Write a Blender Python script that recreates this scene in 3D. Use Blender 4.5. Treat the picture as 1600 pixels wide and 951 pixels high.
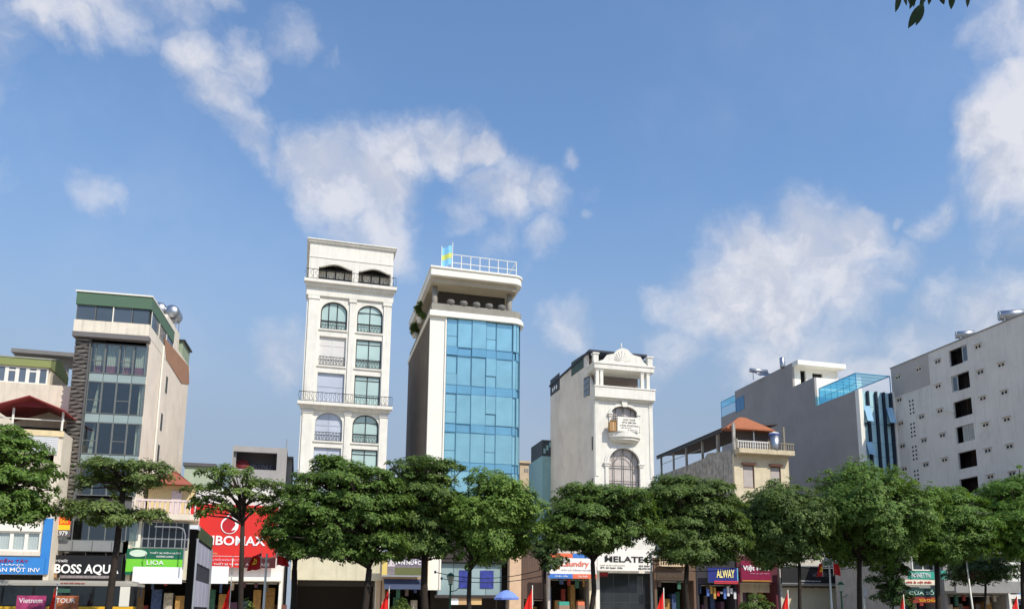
import bpy, bmesh, math, random
import numpy as np
from math import radians, sin, cos, tan, pi
from mathutils import Vector, Matrix
from mathutils.geometry import tessellate_polygon

for o in list(bpy.data.objects): bpy.data.objects.remove(o)
SC = bpy.context.scene
COL = SC.collection
random.seed(4)

# ------------------------------------------------------------------ camera
PITCH = radians(10.3); EYE = 1.6
FP, PX, PY = 1300.0, 863.0, 719.0            # focal length and principal point, in pixels of the 1600 x 951 photograph
cam = bpy.data.cameras.new('camera'); camo = bpy.data.objects.new('camera', cam); COL.objects.link(camo)
cam.sensor_width = 36; cam.lens = FP/1600*36
cam.shift_x = (800-PX)/1600; cam.shift_y = (PY-475.5)/1600
cam.clip_start = 0.05; cam.clip_end = 5000
camo.location = (0, 0, EYE); camo.rotation_euler = (radians(90)+PITCH, 0, 0)
SC.camera = camo

def ray(px, py):
    xc, yc = (px-PX)/FP, (PY-py)/FP
    return Vector((xc, cos(PITCH)-yc*sin(PITCH), sin(PITCH)+yc*cos(PITCH)))

# ------------------------------------------------------------------ light and sky
A0 = radians(16.8)                            # the street runs at this angle to the picture
SUN_AZ = radians(-31)                         # sun: to the right of the facades' normal
SUN_EL = radians(46)
_n = Vector((sin(A0), -cos(A0), 0))           # facade normal, towards the camera
_r = Vector((cos(A0), sin(A0), 0))
sund = (_n*cos(SUN_AZ) + _r*sin(-SUN_AZ))*cos(SUN_EL) + Vector((0, 0, sin(SUN_EL)))
sl = bpy.data.lights.new('sun', 'SUN'); sl.energy = 4.0; sl.angle = radians(0.55); sl.color = (1.0, 0.93, 0.81)
slo = bpy.data.objects.new('sun', sl); COL.objects.link(slo)
slo.rotation_euler = sund.to_track_quat('Z', 'Y').to_euler(); slo.location = (0, 0, 60)

W = bpy.data.worlds.new('World'); SC.world = W; W.use_nodes = True
W.cycles.sampling_method = 'MANUAL'; W.cycles.sample_map_resolution = 512
SC.view_settings.view_transform = 'Standard'; SC.view_settings.look = 'None'
SC.view_settings.exposure = 0.10; SC.view_settings.gamma = 1
SC.view_settings.use_curve_mapping = False

def build_world():
    nt = W.node_tree; N = nt.nodes; L = nt.links; N.clear()
    def nd(t, **k):
        n = N.new(t)
        for a, v in k.items(): setattr(n, a, v)
        return n
    def math_(op, a, b=None, clamp=False):
        n = nd('ShaderNodeMath', operation=op, use_clamp=clamp)
        for i, v in enumerate((a, b)):
            if v is None: continue
            if isinstance(v, (int, float)): n.inputs[i].default_value = v
            else: L.new(v, n.inputs[i])
        return n.outputs[0]
    def rng(v, a, b, c=0.0, d=1.0, smooth=True):
        n = nd('ShaderNodeMapRange', interpolation_type='SMOOTHSTEP' if smooth else 'LINEAR')
        L.new(v, n.inputs['Value'])
        for k, x in zip(('From Min', 'From Max', 'To Min', 'To Max'), (a, b, c, d)): n.inputs[k].default_value = x
        return n.outputs[0]
    sky = nd('ShaderNodeTexSky', sky_type='NISHITA', sun_disc=False)
    sky.sun_elevation = SUN_EL; sky.sun_rotation = math.atan2(sund.x, sund.y)
    sky.air_density = 1.6; sky.dust_density = 0.5; sky.ozone_density = 5.5; sky.altitude = 20
    tc = nd('ShaderNodeTexCoord')
    nrm = nd('ShaderNodeVectorMath', operation='NORMALIZE'); L.new(tc.outputs['Generated'], nrm.inputs[0])
    D = nrm.outputs[0]
    def noise(scale, detail, rough, vec=D, off=None, lac=2.0):
        v = vec
        if off is not None:
            a = nd('ShaderNodeVectorMath', operation='ADD'); L.new(vec, a.inputs[0]); a.inputs[1].default_value = off; v = a.outputs[0]
        n = nd('ShaderNodeTexNoise'); n.inputs['Scale'].default_value = scale; n.inputs['Detail'].default_value = detail
        n.inputs['Roughness'].default_value = rough; n.inputs['Lacunarity'].default_value = lac; L.new(v, n.inputs['Vector']); return n
    # warp the directions a little so that cloud masses lose their round outline
    wn = noise(6.5, 6, 0.6)
    ws = nd('ShaderNodeVectorMath', operation='SUBTRACT'); L.new(wn.outputs['Color'], ws.inputs[0]); ws.inputs[1].default_value = (.5, .5, .5)
    wm = nd('ShaderNodeVectorMath', operation='SCALE'); L.new(ws.outputs[0], wm.inputs[0]); wm.inputs['Scale'].default_value = 0.12
    wa = nd('ShaderNodeVectorMath', operation='ADD'); L.new(D, wa.inputs[0]); L.new(wm.outputs[0], wa.inputs[1])
    DW = wa.outputs[0]
    B = [(60,45,34,.6),(125,38,44,.64),(190,20,60,.68),(265,-8,60,.6),(320,-10,36,.5),(170,-50,90,.8),
         (302,98,42,.72),(372,100,42,.5),(345,165,46,.5),(388,220,50,.5),(412,250,36,.42),(455,40,46,.32),(520,85,26,.3),
         (168,292,46,.55),(440,562,55,.62),(20,270,40,.25),
         (535,300,78,.95),(600,300,78,1),(642,246,56,1),(700,222,48,1),(748,226,32,.95),(478,268,52,.6),(600,365,66,.85),(540,370,50,.6),
         (790,300,62,.95),(845,300,46,.9),(758,285,40,.8),(848,372,38,.75),(730,335,40,.65),(880,240,22,.75),(905,326,16,.6),(920,290,34,.35),(780,370,50,.5),
         (880,510,46,.5),(830,420,40,.35),
         (1180,432,84,1),(1282,400,84,1),(1332,372,54,1),(1120,480,74,.9),(1220,490,92,1),(1312,452,74,.95),(1352,340,26,.9),(1392,405,46,.6),(1056,482,40,.6),(1190,560,80,.65),(1290,540,80,.6),(1060,560,60,.4),
         (1590,178,76,1),(1532,212,54,1),(1610,240,76,1),(1572,128,36,.9),(1592,296,46,.5),(1585,360,40,.28),
         (1450,342,34,.45),(1478,318,28,.45),(1398,335,16,.55),(1455,470,56,.5),
         (1570,20,60,.56),(1520,56,44,.34),(1660,60,120,.7),
         (1545,500,60,.75),(1440,545,66,.7),(1372,590,60,.65),(1620,470,70,.6),
         (-300,330,110,.7),(-260,60,150,.8),(1760,420,120,.8),(1900,200,170,.9)]
    tot = None
    for (x, y, r, w) in B:
        c = ray(x, y).normalized()
        dn = nd('ShaderNodeVectorMath', operation='DISTANCE'); L.new(DW, dn.inputs[0]); dn.inputs[1].default_value = c
        rr = r*1.32/1400.0; w = w+.12 if w < .7 else w+.05
        v = rng(dn.outputs['Value'], rr*0.15, rr*1.35, w, 0.0)
        tot = v if tot is None else math_('MAXIMUM', tot, v)
    # the same kind of clouds go on over the rest of the sky
    cdir = ray(800, 380).normalized()
    cd = nd('ShaderNodeVectorMath', operation='DOT_PRODUCT'); L.new(D, cd.inputs[0]); cd.inputs[1].default_value = cdir
    outside = rng(cd.outputs['Value'], 0.74, 0.55, 0.0, 1.0)
    gn = noise(2.6, 3, 0.5, off=(3.1, 1.7, 0.4))
    gen = math_('MULTIPLY', rng(gn.outputs['Fac'], 0.50, 0.66, 0.0, 0.95), outside)
    tot = math_('MAXIMUM', tot, gen)
    f1 = noise(8.5, 10, 0.58, vec=DW); f2 = noise(30.0, 6, 0.6, vec=DW, off=(1, 2, 3))
    fb = math_('ADD', math_('MULTIPLY', f1.outputs['Fac'], 0.78), math_('MULTIPLY', f2.outputs['Fac'], 0.22))
    dens = math_('ADD', tot, math_('MULTIPLY', math_('SUBTRACT', fb, 0.5), 1.75))
    keep = rng(tot, 0.0, 0.25)
    alpha = math_('MULTIPLY', rng(dens, 0.20, 1.14, 0.0, 1.0), keep)
    # light on the clouds: compare the density with that a step nearer to the sun
    f3 = noise(8.5, 6, 0.55, vec=DW, off=tuple((Vector((0.35, -0.1, 0.93)).normalized()*0.03)))
    lit = rng(math_('SUBTRACT', f1.outputs['Fac'], f3.outputs['Fac']), -0.06, 0.07, 0.0, 1.0, False)
    cmix = nd('ShaderNodeMix', data_type='RGBA'); L.new(lit, cmix.inputs['Factor'])
    cmix.inputs['A'].default_value = (*CLOUD_DARK, 1); cmix.inputs['B'].default_value = (*CLOUD_LIT, 1)
    # thin cirrus veil, everywhere
    vl = rng(noise(3.0, 5, 0.6, off=(7, 2, 5)).outputs['Fac'], 0.45, 0.8, 0.0, VEIL)
    alpha = math_('MAXIMUM', math_('MULTIPLY', alpha, 0.86), vl)
    tint = nd('ShaderNodeMix', data_type='RGBA', blend_type='MULTIPLY'); tint.inputs['Factor'].default_value = 1
    L.new(sky.outputs[0], tint.inputs['A']); tint.inputs['B'].default_value = (*SKY_TINT, 1)
    # low haze over the town: the sky pales and greys towards the horizon
    sp = nd('ShaderNodeSeparateXYZ'); L.new(D, sp.inputs[0])
    hz = nd('ShaderNodeMix', data_type='RGBA'); L.new(rng(sp.outputs['Z'], 0.50, 0.14, 0.0, 0.92), hz.inputs['Factor']); L.new(tint.outputs['Result'], hz.inputs['A']); hz.inputs['B'].default_value = (*HAZE, 1)
    m = nd('ShaderNodeMix', data_type='RGBA'); L.new(alpha, m.inputs['Factor']); L.new(hz.outputs['Result'], m.inputs['A']); L.new(cmix.outputs['Result'], m.inputs['B'])
    bg = nd('ShaderNodeBackground'); L.new(m.outputs['Result'], bg.inputs['Color']); bg.inputs['Strength'].default_value = SKY_STR
    out = nd('ShaderNodeOutputWorld'); L.new(bg.outputs[0], out.inputs['Surface'])
SKY_STR = 0.15
VEIL = 0.10
SKY_TINT = (0.90, 0.95, 1.04)
CLOUD_DARK = (3.9, 4.05, 4.6); CLOUD_LIT = (5.2, 5.15, 5.4); HAZE = (2.1, 2.62, 3.45)
build_world()

# ------------------------------------------------------------------ materials
def lin(c): return tuple(((x/255)/12.92 if x/255 <= .04045 else ((x/255+.055)/1.055)**2.4) for x in c)
MATS = {}
def mat(name, col, rough=0.75, var=0.12, scale=1.2, streak=0.0, bump=0.0, metal=0.0, spec=0.4, lines=None, rnd=0.0, coat=0, stain=0.0):
    """painted, rendered or metal surface: base colour with cloudy variation, rain streaks and fine relief"""
    if name in MATS: return MATS[name]
    m = bpy.data.materials.new(name); m.use_nodes = True; nt = m.node_tree; N = nt.nodes; L = nt.links
    p = N['Principled BSDF']; p.inputs['Roughness'].default_value = rough; p.inputs['Metallic'].default_value = metal
    p.inputs['Specular IOR Level'].default_value = spec; p.inputs['Coat Weight'].default_value = coat
    tc = N.new('ShaderNodeTexCoord')
    n1 = N.new('ShaderNodeTexNoise'); n1.inputs['Scale'].default_value = scale; n1.inputs['Detail'].default_value = 6; n1.inputs['Roughness'].default_value = .65
    L.new(tc.outputs['Object'], n1.inputs['Vector'])
    r1 = N.new('ShaderNodeMapRange'); r1.inputs['From Min'].default_value = .3; r1.inputs['From Max'].default_value = .7
    r1.inputs['To Min'].default_value = 1-var; r1.inputs['To Max'].default_value = 1+var*.5; L.new(n1.outputs['Fac'], r1.inputs['Value'])
    fac = r1.outputs[0]
    def mul(a, b):
        q = N.new('ShaderNodeMath'); q.operation = 'MULTIPLY'; L.new(a, q.inputs[0]); L.new(b, q.inputs[1]); return q.outputs[0]
    if streak:
        mp = N.new('ShaderNodeMapping'); mp.inputs['Scale'].default_value = (2.2, 2.2, .16); L.new(tc.outputs['Object'], mp.inputs['Vector'])
        n2 = N.new('ShaderNodeTexNoise'); n2.inputs['Scale'].default_value = 1.6; n2.inputs['Detail'].default_value = 5; n2.inputs['Roughness'].default_value = .7
        L.new(mp.outputs[0], n2.inputs['Vector'])
        r2 = N.new('ShaderNodeMapRange'); r2.inputs['From Min'].default_value = .5; r2.inputs['From Max'].default_value = .78
        r2.inputs['To Min'].default_value = 1; r2.inputs['To Max'].default_value = 1-streak; L.new(n2.outputs['Fac'], r2.inputs['Value'])
        fac = mul(fac, r2.outputs[0])
    if stain:                                   # damp patches and smears
        mp2 = N.new('ShaderNodeMapping'); mp2.inputs['Scale'].default_value = (1, .8, .55); mp2.inputs['Rotation'].default_value = (.35, 0, 0); L.new(tc.outputs['Object'], mp2.inputs['Vector'])
        n4 = N.new('ShaderNodeTexNoise'); n4.inputs['Scale'].default_value = .33; n4.inputs['Detail'].default_value = 9; n4.inputs['Roughness'].default_value = .68; n4.inputs['Distortion'].default_value = .6
        L.new(mp2.outputs[0], n4.inputs['Vector']); r4 = N.new('ShaderNodeMapRange'); r4.inputs['From Min'].default_value = .52; r4.inputs['From Max'].default_value = .74
        r4.inputs['To Min'].default_value = 1; r4.inputs['To Max'].default_value = 1-stain; L.new(n4.outputs['Fac'], r4.inputs['Value']); fac = mul(fac, r4.outputs[0])
    if rnd:
        oi = N.new('ShaderNodeObjectInfo'); r3 = N.new('ShaderNodeMapRange'); r3.inputs['To Min'].default_value = 1-rnd; r3.inputs['To Max'].default_value = 1+rnd
        L.new(oi.outputs['Random'], r3.inputs['Value']); fac = mul(fac, r3.outputs[0])
    vm = N.new('ShaderNodeVectorMath'); vm.operation = 'SCALE'; vm.inputs[0].default_value = lin(col); L.new(fac, vm.inputs['Scale'])
    L.new(vm.outputs[0], p.inputs['Base Color'])
    h = n1.outputs['Fac']
    if lines:                                   # corrugation: (axis, per metre)
        wv = N.new('ShaderNodeTexWave'); wv.wave_type = 'BANDS'; wv.bands_direction = lines[0]; wv.inputs['Scale'].default_value = lines[1]*.314
        L.new(tc.outputs['Object'], wv.inputs['Vector']); h = wv.outputs['Fac']; bump = bump or .5
    if bump:
        b = N.new('ShaderNodeBump'); b.inputs['Strength'].default_value = bump; b.inputs['Distance'].default_value = .03
        L.new(h, b.inputs['Height']); L.new(b.outputs[0], p.inputs['Normal'])
    MATS[name] = m; return m

def glass(name, col, rough=.04, spec=.8, rnd=.12, metal=0.0, wob=.02):
    if name in MATS: return MATS[name]
    m = bpy.data.materials.new(name); m.use_nodes = True; nt = m.node_tree; N = nt.nodes; L = nt.links
    p = N['Principled BSDF']; p.inputs['Roughness'].default_value = rough; p.inputs['Specular IOR Level'].default_value = spec; p.inputs['Metallic'].default_value = metal
    oi = N.new('ShaderNodeObjectInfo'); r = N.new('ShaderNodeMapRange'); r.inputs['To Min'].default_value = 1-rnd; r.inputs['To Max'].default_value = 1+rnd
    L.new(oi.outputs['Random'], r.inputs['Value'])
    tc = N.new('ShaderNodeTexCoord'); n1 = N.new('ShaderNodeTexNoise'); n1.inputs['Scale'].default_value = .6; L.new(tc.outputs['Object'], n1.inputs['Vector'])
    r1 = N.new('ShaderNodeMapRange'); r1.inputs['To Min'].default_value = .8; r1.inputs['To Max'].default_value = 1.2; L.new(n1.outputs['Fac'], r1.inputs['Value'])
    q = N.new('ShaderNodeMath'); q.operation = 'MULTIPLY'; L.new(r.outputs[0], q.inputs[0]); L.new(r1.outputs[0], q.inputs[1])
    vm = N.new('ShaderNodeVectorMath'); vm.operation = 'SCALE'; vm.inputs[0].default_value = lin(col); L.new(q.outputs[0], vm.inputs['Scale']); L.new(vm.outputs[0], p.inputs['Base Color'])
    b = N.new('ShaderNodeBump'); b.inputs['Strength'].default_value = wob*6; b.inputs['Distance'].default_value = .05; L.new(n1.outputs['Fac'], b.inputs['Height']); L.new(b.outputs[0], p.inputs['Normal'])
    MATS[name] = m; return m

def clear(name, tint, refl=.12, rough=.02, graze=.6):
    """see-through window glass: tinted transparency under a Fresnel reflection"""
    if name in MATS: return MATS[name]
    m = bpy.data.materials.new(name); m.use_nodes = True; nt = m.node_tree; N = nt.nodes; L = nt.links; N.clear()
    t = N.new('ShaderNodeBsdfTransparent'); t.inputs[0].default_value = (*tint, 1)
    g = N.new('ShaderNodeBsdfGlossy'); g.inputs['Roughness'].default_value = rough; g.inputs['Color'].default_value = (.9, .95, 1, 1)
    lw = N.new('ShaderNodeLayerWeight'); lw.inputs['Blend'].default_value = .5
    pw = N.new('ShaderNodeMath'); pw.operation = 'POWER'; pw.inputs[1].default_value = 4; L.new(lw.outputs['Facing'], pw.inputs[0])
    r = N.new('ShaderNodeMath'); r.operation = 'MULTIPLY_ADD'; r.inputs[1].default_value = graze; r.inputs[2].default_value = refl; L.new(pw.outputs[0], r.inputs[0])
    x = N.new('ShaderNodeMixShader'); L.new(r.outputs[0], x.inputs[0]); L.new(t.outputs[0], x.inputs[1]); L.new(g.outputs[0], x.inputs[2])
    o = N.new('ShaderNodeOutputMaterial'); L.new(x.outputs[0], o.inputs['Surface'])
    MATS[name] = m; return m

def leafmat(name, ca, cb, cc):
    m = bpy.data.materials.new(name); m.use_nodes = True; nt = m.node_tree; N = nt.nodes; L = nt.links
    p = N['Principled BSDF']; p.inputs['Roughness'].default_value = .55; p.inputs['Specular IOR Level'].default_value = .3
    at = N.new('ShaderNodeAttribute'); at.attribute_name = 'tone'
    cr = N.new('ShaderNodeValToRGB'); e = cr.color_ramp.elements
    e[0].color = (*ca, 1); e[1].color = (*cc, 1); k = e.new(.55); k.color = (*cb, 1)
    L.new(at.outputs['Fac'], cr.inputs[0])
    oi = N.new('ShaderNodeObjectInfo'); h0 = N.new('ShaderNodeHueSaturation')
    for sock, a, b in (('Hue', .491, .505), ('Value', .93, 1.12), ('Saturation', .90, 1.02)):
        mr = N.new('ShaderNodeMapRange'); mr.inputs['To Min'].default_value = a; mr.inputs['To Max'].default_value = b; L.new(oi.outputs['Random'], mr.inputs['Value']); L.new(mr.outputs[0], h0.inputs[sock])
    L.new(cr.outputs[0], h0.inputs['Color']); cr = h0; L.new(cr.outputs[0], p.inputs['Base Color'])
    t = N.new('ShaderNodeBsdfTranslucent'); hs = N.new('ShaderNodeHueSaturation'); hs.inputs['Value'].default_value = 1.25; hs.inputs['Saturation'].default_value = 1.1; hs.inputs['Hue'].default_value = .485
    L.new(cr.outputs[0], hs.inputs['Color']); L.new(hs.outputs[0], t.inputs[0])
    x = N.new('ShaderNodeMixShader'); x.inputs[0].default_value = .38
    L.new(p.outputs[0], x.inputs[1]); L.new(t.outputs[0], x.inputs[2]); L.new(x.outputs[0], N['Material Output'].inputs['Surface'])
    return m

# ------------------------------------------------------------------ mesh helpers
class MB:
    def __init__(s): s.v = []; s.f = []
    def add(s, vs, fs):
        k = len(s.v); s.v += [tuple(v) for v in vs]; s.f += [tuple(i+k for i in f) for f in fs]; return s
    def box(s, x0, x1, y0, y1, z0, z1):
        return s.add([(x0,y0,z0),(x1,y0,z0),(x1,y1,z0),(x0,y1,z0),(x0,y0,z1),(x1,y0,z1),(x1,y1,z1),(x0,y1,z1)],
                     [(0,3,2,1),(4,5,6,7),(0,1,5,4),(1,2,6,5),(2,3,7,6),(3,0,4,7)])
    def panel(s, loops, a, b, plane='xz'):
        """closed outline (first loop) with holes, given thickness a..b across the plane"""
        cl = []
        for i, lp in enumerate(loops):
            ar = sum(lp[j-1][0]*lp[j][1]-lp[j][0]*lp[j-1][1] for j in range(len(lp)))
            cl.append(lp if (ar > 0) == (i == 0) else lp[::-1])
        flat = [p for lp in cl for p in lp]
        tr = tessellate_polygon([[Vector((p[0], p[1], 0)) for p in lp] for lp in cl])
        P = {'xz': lambda p, t: (p[0], t, p[1]), 'yz': lambda p, t: (t, p[0], p[1]), 'xy': lambda p, t: (p[0], p[1], t)}[plane]
        n = len(flat); vs = [P(p, a) for p in flat]+[P(p, b) for p in flat]; fs = []
        for t in tr:
            i, j, k = t
            A = (flat[j][0]-flat[i][0])*(flat[k][1]-flat[i][1])-(flat[j][1]-flat[i][1])*(flat[k][0]-flat[i][0])
            if A < 0: j, k = k, j
            fs += [(i, j, k), (i+n, k+n, j+n)] if plane == 'xz' else [(i, k, j), (i+n, j+n, k+n)]
        o = 0
        for lp in cl:
            m = len(lp)
            for q in range(m):
                a1, b1 = o+q, o+(q+1) % m
                fs.append((a1, a1+n, b1+n, b1) if plane == 'xz' else (a1, b1, b1+n, a1+n))
            o += m
        return s.add(vs, fs)
    def tube(s, pts, rad, n=6, cap=True):
        pts = [Vector(p) for p in pts]; k0 = len(s.v)
        if not hasattr(rad, '__len__'): rad = [rad]*len(pts)
        for i, p in enumerate(pts):
            d = (pts[min(i+1, len(pts)-1)]-pts[max(i-1, 0)]).normalized()
            u = d.orthogonal().normalized() if abs(d.z) < .98 else Vector((1, 0, 0)); u = (u-d*u.dot(d)).normalized(); w = d.cross(u)
            if i and (u.dot(pu) < .2):
                u = (pu-d*pu.dot(d)).normalized(); w = d.cross(u)
            pu = u
            for q in range(n):
                t = 2*pi*q/n; s.v.append(tuple(p+(u*cos(t)+w*sin(t))*rad[i]))
        for i in range(len(pts)-1):
            for q in range(n):
                a, b = k0+i*n+q, k0+i*n+(q+1) % n; s.f.append((a, b, b+n, a+n))
        if cap: s.f.append(tuple(k0+q for q in range(n))[::-1]); e = k0+(len(pts)-1)*n; s.f.append(tuple(e+q for q in range(n)))
        return s
    def lathe(s, prof, c=(0, 0, 0), n=16, axis='z'):
        k0 = len(s.v)
        for r, h in prof:
            for q in range(n):
                t = 2*pi*q/n
                p = {'z': (r*cos(t), r*sin(t), h), 'y': (r*cos(t), h, r*sin(t)), 'x': (h, r*cos(t), r*sin(t))}[axis]
                s.v.append((p[0]+c[0], p[1]+c[1], p[2]+c[2]))
        for i in range(len(prof)-1):
            for q in range(n):
                a, b = k0+i*n+q, k0+i*n+(q+1) % n; s.f.append((a, b, b+n, a+n))
        s.f.append(tuple(k0+q for q in range(n))); e = k0+(len(prof)-1)*n; s.f.append(tuple(e+q for q in range(n))); return s
    def mesh(s, name, m, smooth=False):
        me = bpy.data.meshes.new(name); me.from_pydata(s.v, [], s.f); me.validate()
        bm = bmesh.new(); bm.from_mesh(me); bmesh.ops.recalc_face_normals(bm, faces=bm.faces); bm.to_mesh(me); bm.free()
        if smooth: me.polygons.foreach_set('use_smooth', [True]*len(me.polygons))
        if m: me.materials.append(m)
        return me
    def build(s, name, m, parent=None, smooth=False, loc=None, rot=None):
        return link(name, s.mesh(name, m, smooth), parent, loc, rot)

def link(name, me, parent=None, loc=None, rot=None):
    o = bpy.data.objects.new(name, me); COL.objects.link(o); o.parent = parent
    if loc: o.location = loc
    if rot: o.rotation_euler = rot
    return o
def tag(o, label=None, cat=None, group=None, kind=None):
    for k, v in (('label', label), ('category', cat), ('group', group), ('kind', kind)):
        if v: o[k] = v
    return o
def copy_tree(o, parent=None):
    c = o.copy(); COL.objects.link(c); c.parent = parent
    for ch in o.children: copy_tree(ch, c)
    return c
def arch(x0, x1, z0, zs, rise, n=14):
    c, r = (x0+x1)/2, (x1-x0)/2
    return [(x0, z0), (x1, z0)]+[(c+r*cos(pi*i/n), zs+rise*sin(pi*i/n)) for i in range(n+1)]
def rect(x0, x1, z0, z1): return [(x0, z0), (x1, z0), (x1, z1), (x0, z1)]

class Fr:
    """a thing standing at distance V (square to its own front) below photo column px; local x right, y away, z up"""
    def __init__(s, name, label, cat, px, V, rot=A0, group=None, base=0.0):
        s.rot = rot; r = Vector((cos(rot), sin(rot), 0)); n = Vector((-sin(rot), cos(rot), 0))
        d = ray(px[0], px[1]) if isinstance(px, tuple) else ray(px, 955.3)
        t = V/d.dot(n); o = Vector((d.x*t, d.y*t, base)); s.o = o; s.r = r; s.n = n
        s.root = bpy.data.objects.new(name, None); COL.objects.link(s.root); s.root.location = o; s.root.rotation_euler = (0, 0, rot)
        s.root.empty_display_size = .5
        tag(s.root, label, cat, group)
    def _l(s, px, py):
        d = ray(px, py); c = Vector((0, 0, EYE))-s.o
        return (c.dot(s.r), c.dot(s.n), c.z), (d.dot(s.r), d.dot(s.n), d.z)
    def pt(s, px, py, y=0.0):
        c, d = s._l(px, py); t = (y-c[1])/d[1]; return c[0]+t*d[0], c[2]+t*d[2]
    def x(s, px, py=955.3, y=0.0): return s.pt(px, py, y)[0]
    def z(s, px, py, y=0.0): return s.pt(px, py, y)[1]
    def side(s, px, py, x=0.0):
        c, d = s._l(px, py); t = (x-c[0])/d[0]; return c[1]+t*d[1], c[2]+t*d[2]
    def box(s, name, m, x0, x1, y0, y1, z0, z1, parent=None):
        return MB().box(x0, x1, y0, y1, z0, z1).build(name, m, parent or s.root)
    def panel(s, name, m, loops, a, b, plane='xz', parent=None): return MB().panel(loops, a, b, plane).build(name, m, parent or s.root)
    def part(s, name, mb, m, smooth=False, parent=None): return mb.build(name, m, parent or s.root, smooth)

def lettering(txt, m, parent, x0, x1, z0, z1, y, depth=.03, name='lettering', bold=None, shear=0.0):
    cu = bpy.data.curves.new('t', 'FONT'); cu.body = txt; cu.extrude = .01; cu.offset = bold if bold is not None else (.02 if z1-z0 > .5 else .006); cu.shear = shear; cu.resolution_u = 3
    o = bpy.data.objects.new('t', cu); COL.objects.link(o); bpy.context.view_layer.update()
    me = bpy.data.meshes.new_from_object(o.evaluated_get(bpy.context.evaluated_depsgraph_get()))
    bpy.data.objects.remove(o); bpy.data.curves.remove(cu)
    n = len(me.vertices); a = np.empty(n*3); me.vertices.foreach_get('co', a); a = a.reshape(-1, 3)
    lo, hi = a.min(0), a.max(0); b = np.empty_like(a)
    b[:, 0] = x0+(a[:, 0]-lo[0])/(hi[0]-lo[0])*(x1-x0); b[:, 2] = z0+(a[:, 1]-lo[1])/(hi[1]-lo[1])*(z1-z0)
    b[:, 1] = y-depth*.5-(a[:, 2]/.01)*depth*.5
    me.vertices.foreach_set('co', b.ravel()); me.materials.clear(); me.materials.append(m); me.update()
    # large letters are parts of their own; of small print, each word
    small = z1-z0 < .28
    par = list(range(n))
    def find(i):
        while par[i] != i: par[i] = par[par[i]]; i = par[i]
        return i
    polys = [tuple(p.vertices) for p in me.polygons]
    for p in polys:
        for v in p[1:]: par[find(p[0])] = find(v)
    isl = {}
    for i in range(n): isl.setdefault(find(i), []).append(i)
    G = sorted([[b[ix, 0].min(), b[ix, 0].max(), ix] for ix in isl.values()], key=lambda g: g[0]); out = []
    for g in G:
        if out and g[0] < (out[-1][1]+.28*(z1-z0) if small else out[-1][1]-.3*min(g[1]-g[0], out[-1][1]-out[-1][0])): out[-1][1] = max(out[-1][1], g[1]); out[-1][2] = out[-1][2]+g[2]
        else: out.append(g)
    for g in out:
        mp = {v: k for k, v in enumerate(g[2])}; q = bpy.data.meshes.new('letter')
        q.from_pydata([tuple(b[v]) for v in g[2]], [], [tuple(mp[v] for v in p) for p in polys if p[0] in mp]); q.materials.append(m); q.update(); link('lettering' if small else 'letter', q, parent)

def window(B, loop, y, fm, pm, xs=(), zs=(), fw=.07, parent=None, arched=None, name='window', fd=.08):
    """frame (with bars) that fills the opening `loop`, and each pane as a child; arched=(spring, rise)"""
    X = [p[0] for p in loop]; Z = [p[1] for p in loop]; x0, x1, z0, z1 = min(X), max(X), min(Z), max(Z)
    mb = MB()
    if arched:
        zs0, rise = arched
        inner = arch(x0+fw, x1-fw, z0+fw, zs0, rise-fw, 14)
        mb.panel([arch(x0, x1, z0, zs0, rise, 14), inner], y, y+fd)
    else:
        mb.panel([rect(x0, x1, z0, z1), rect(x0+fw, x1-fw, z0+fw, z1-fw)], y, y+fd)
    def top(x):
        if not arched: return z1-fw
        c, r = (x0+x1)/2, (x1-x0)/2-fw; return zs0+(rise-fw)*math.sqrt(max(0, 1-((x-c)/r)**2))
    for x in xs: mb.box(x-fw*.5, x+fw*.5, y+.005, y+fd-.005, z0+fw, top(x)-.004)
    for z in zs: mb.box(x0+fw, x1-fw, y+.008, y+fd-.008, z-fw*.5, z+fw*.5)
    w = mb.build(name, fm, parent or B.root)
    gx = [x0+fw*.6]+sorted(xs)+[x1-fw*.6]; gz = [z0+fw*.6]+sorted(zs)+[None]
    for i in range(len(gx)-1):
        for j in range(len(gz)-1):
            a, b, c = gx[i], gx[i+1], gz[j]; d = gz[j+1]
            yy = y+fd*.5
            if d is not None or not arched:
                d = d if d is not None else z1-fw*.6
                MB().box(a, b, yy-.006, yy+.006, c, d).build('pane', pm, w)
            else:
                lp = [(a, c), (b, c)]+[(b+(a-b)*k/8, top(b+(a-b)*k/8)) for k in range(9)]
                lp = [p for q, p in enumerate(lp) if q == 0 or abs(p[0]-lp[q-1][0])+abs(p[1]-lp[q-1][1]) > 1e-4]
                MB().panel([lp], yy-.006, yy+.006).build('pane', pm, w)
    return w

def railing(B, m, x0, x1, z0, z1, y, n, parent=None, curl=.5, name='railing', r=.018, ends=None):
    mb = MB(); mb.tube([(x0, y, z1), (x1, y, z1)], r*1.6, 6); mb.tube([(x0, y, z0+.06), (x1, y, z0+.06)], r*1.2, 6)
    for i in range(n+1):
        x = x0+(x1-x0)*i/n
        if curl and i % 2 == 0 and i < n:
            w = (x1-x0)/n*curl
            mb.tube([(x, y, z0), (x+w, y, z0+(z1-z0)*.3), (x-w*.4, y, z0+(z1-z0)*.6), (x+w, y, z1)], r, 5)
        else: mb.tube([(x, y, z0), (x, y, z1)], r, 5)
    return mb.build(name, m, parent or B.root)

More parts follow.
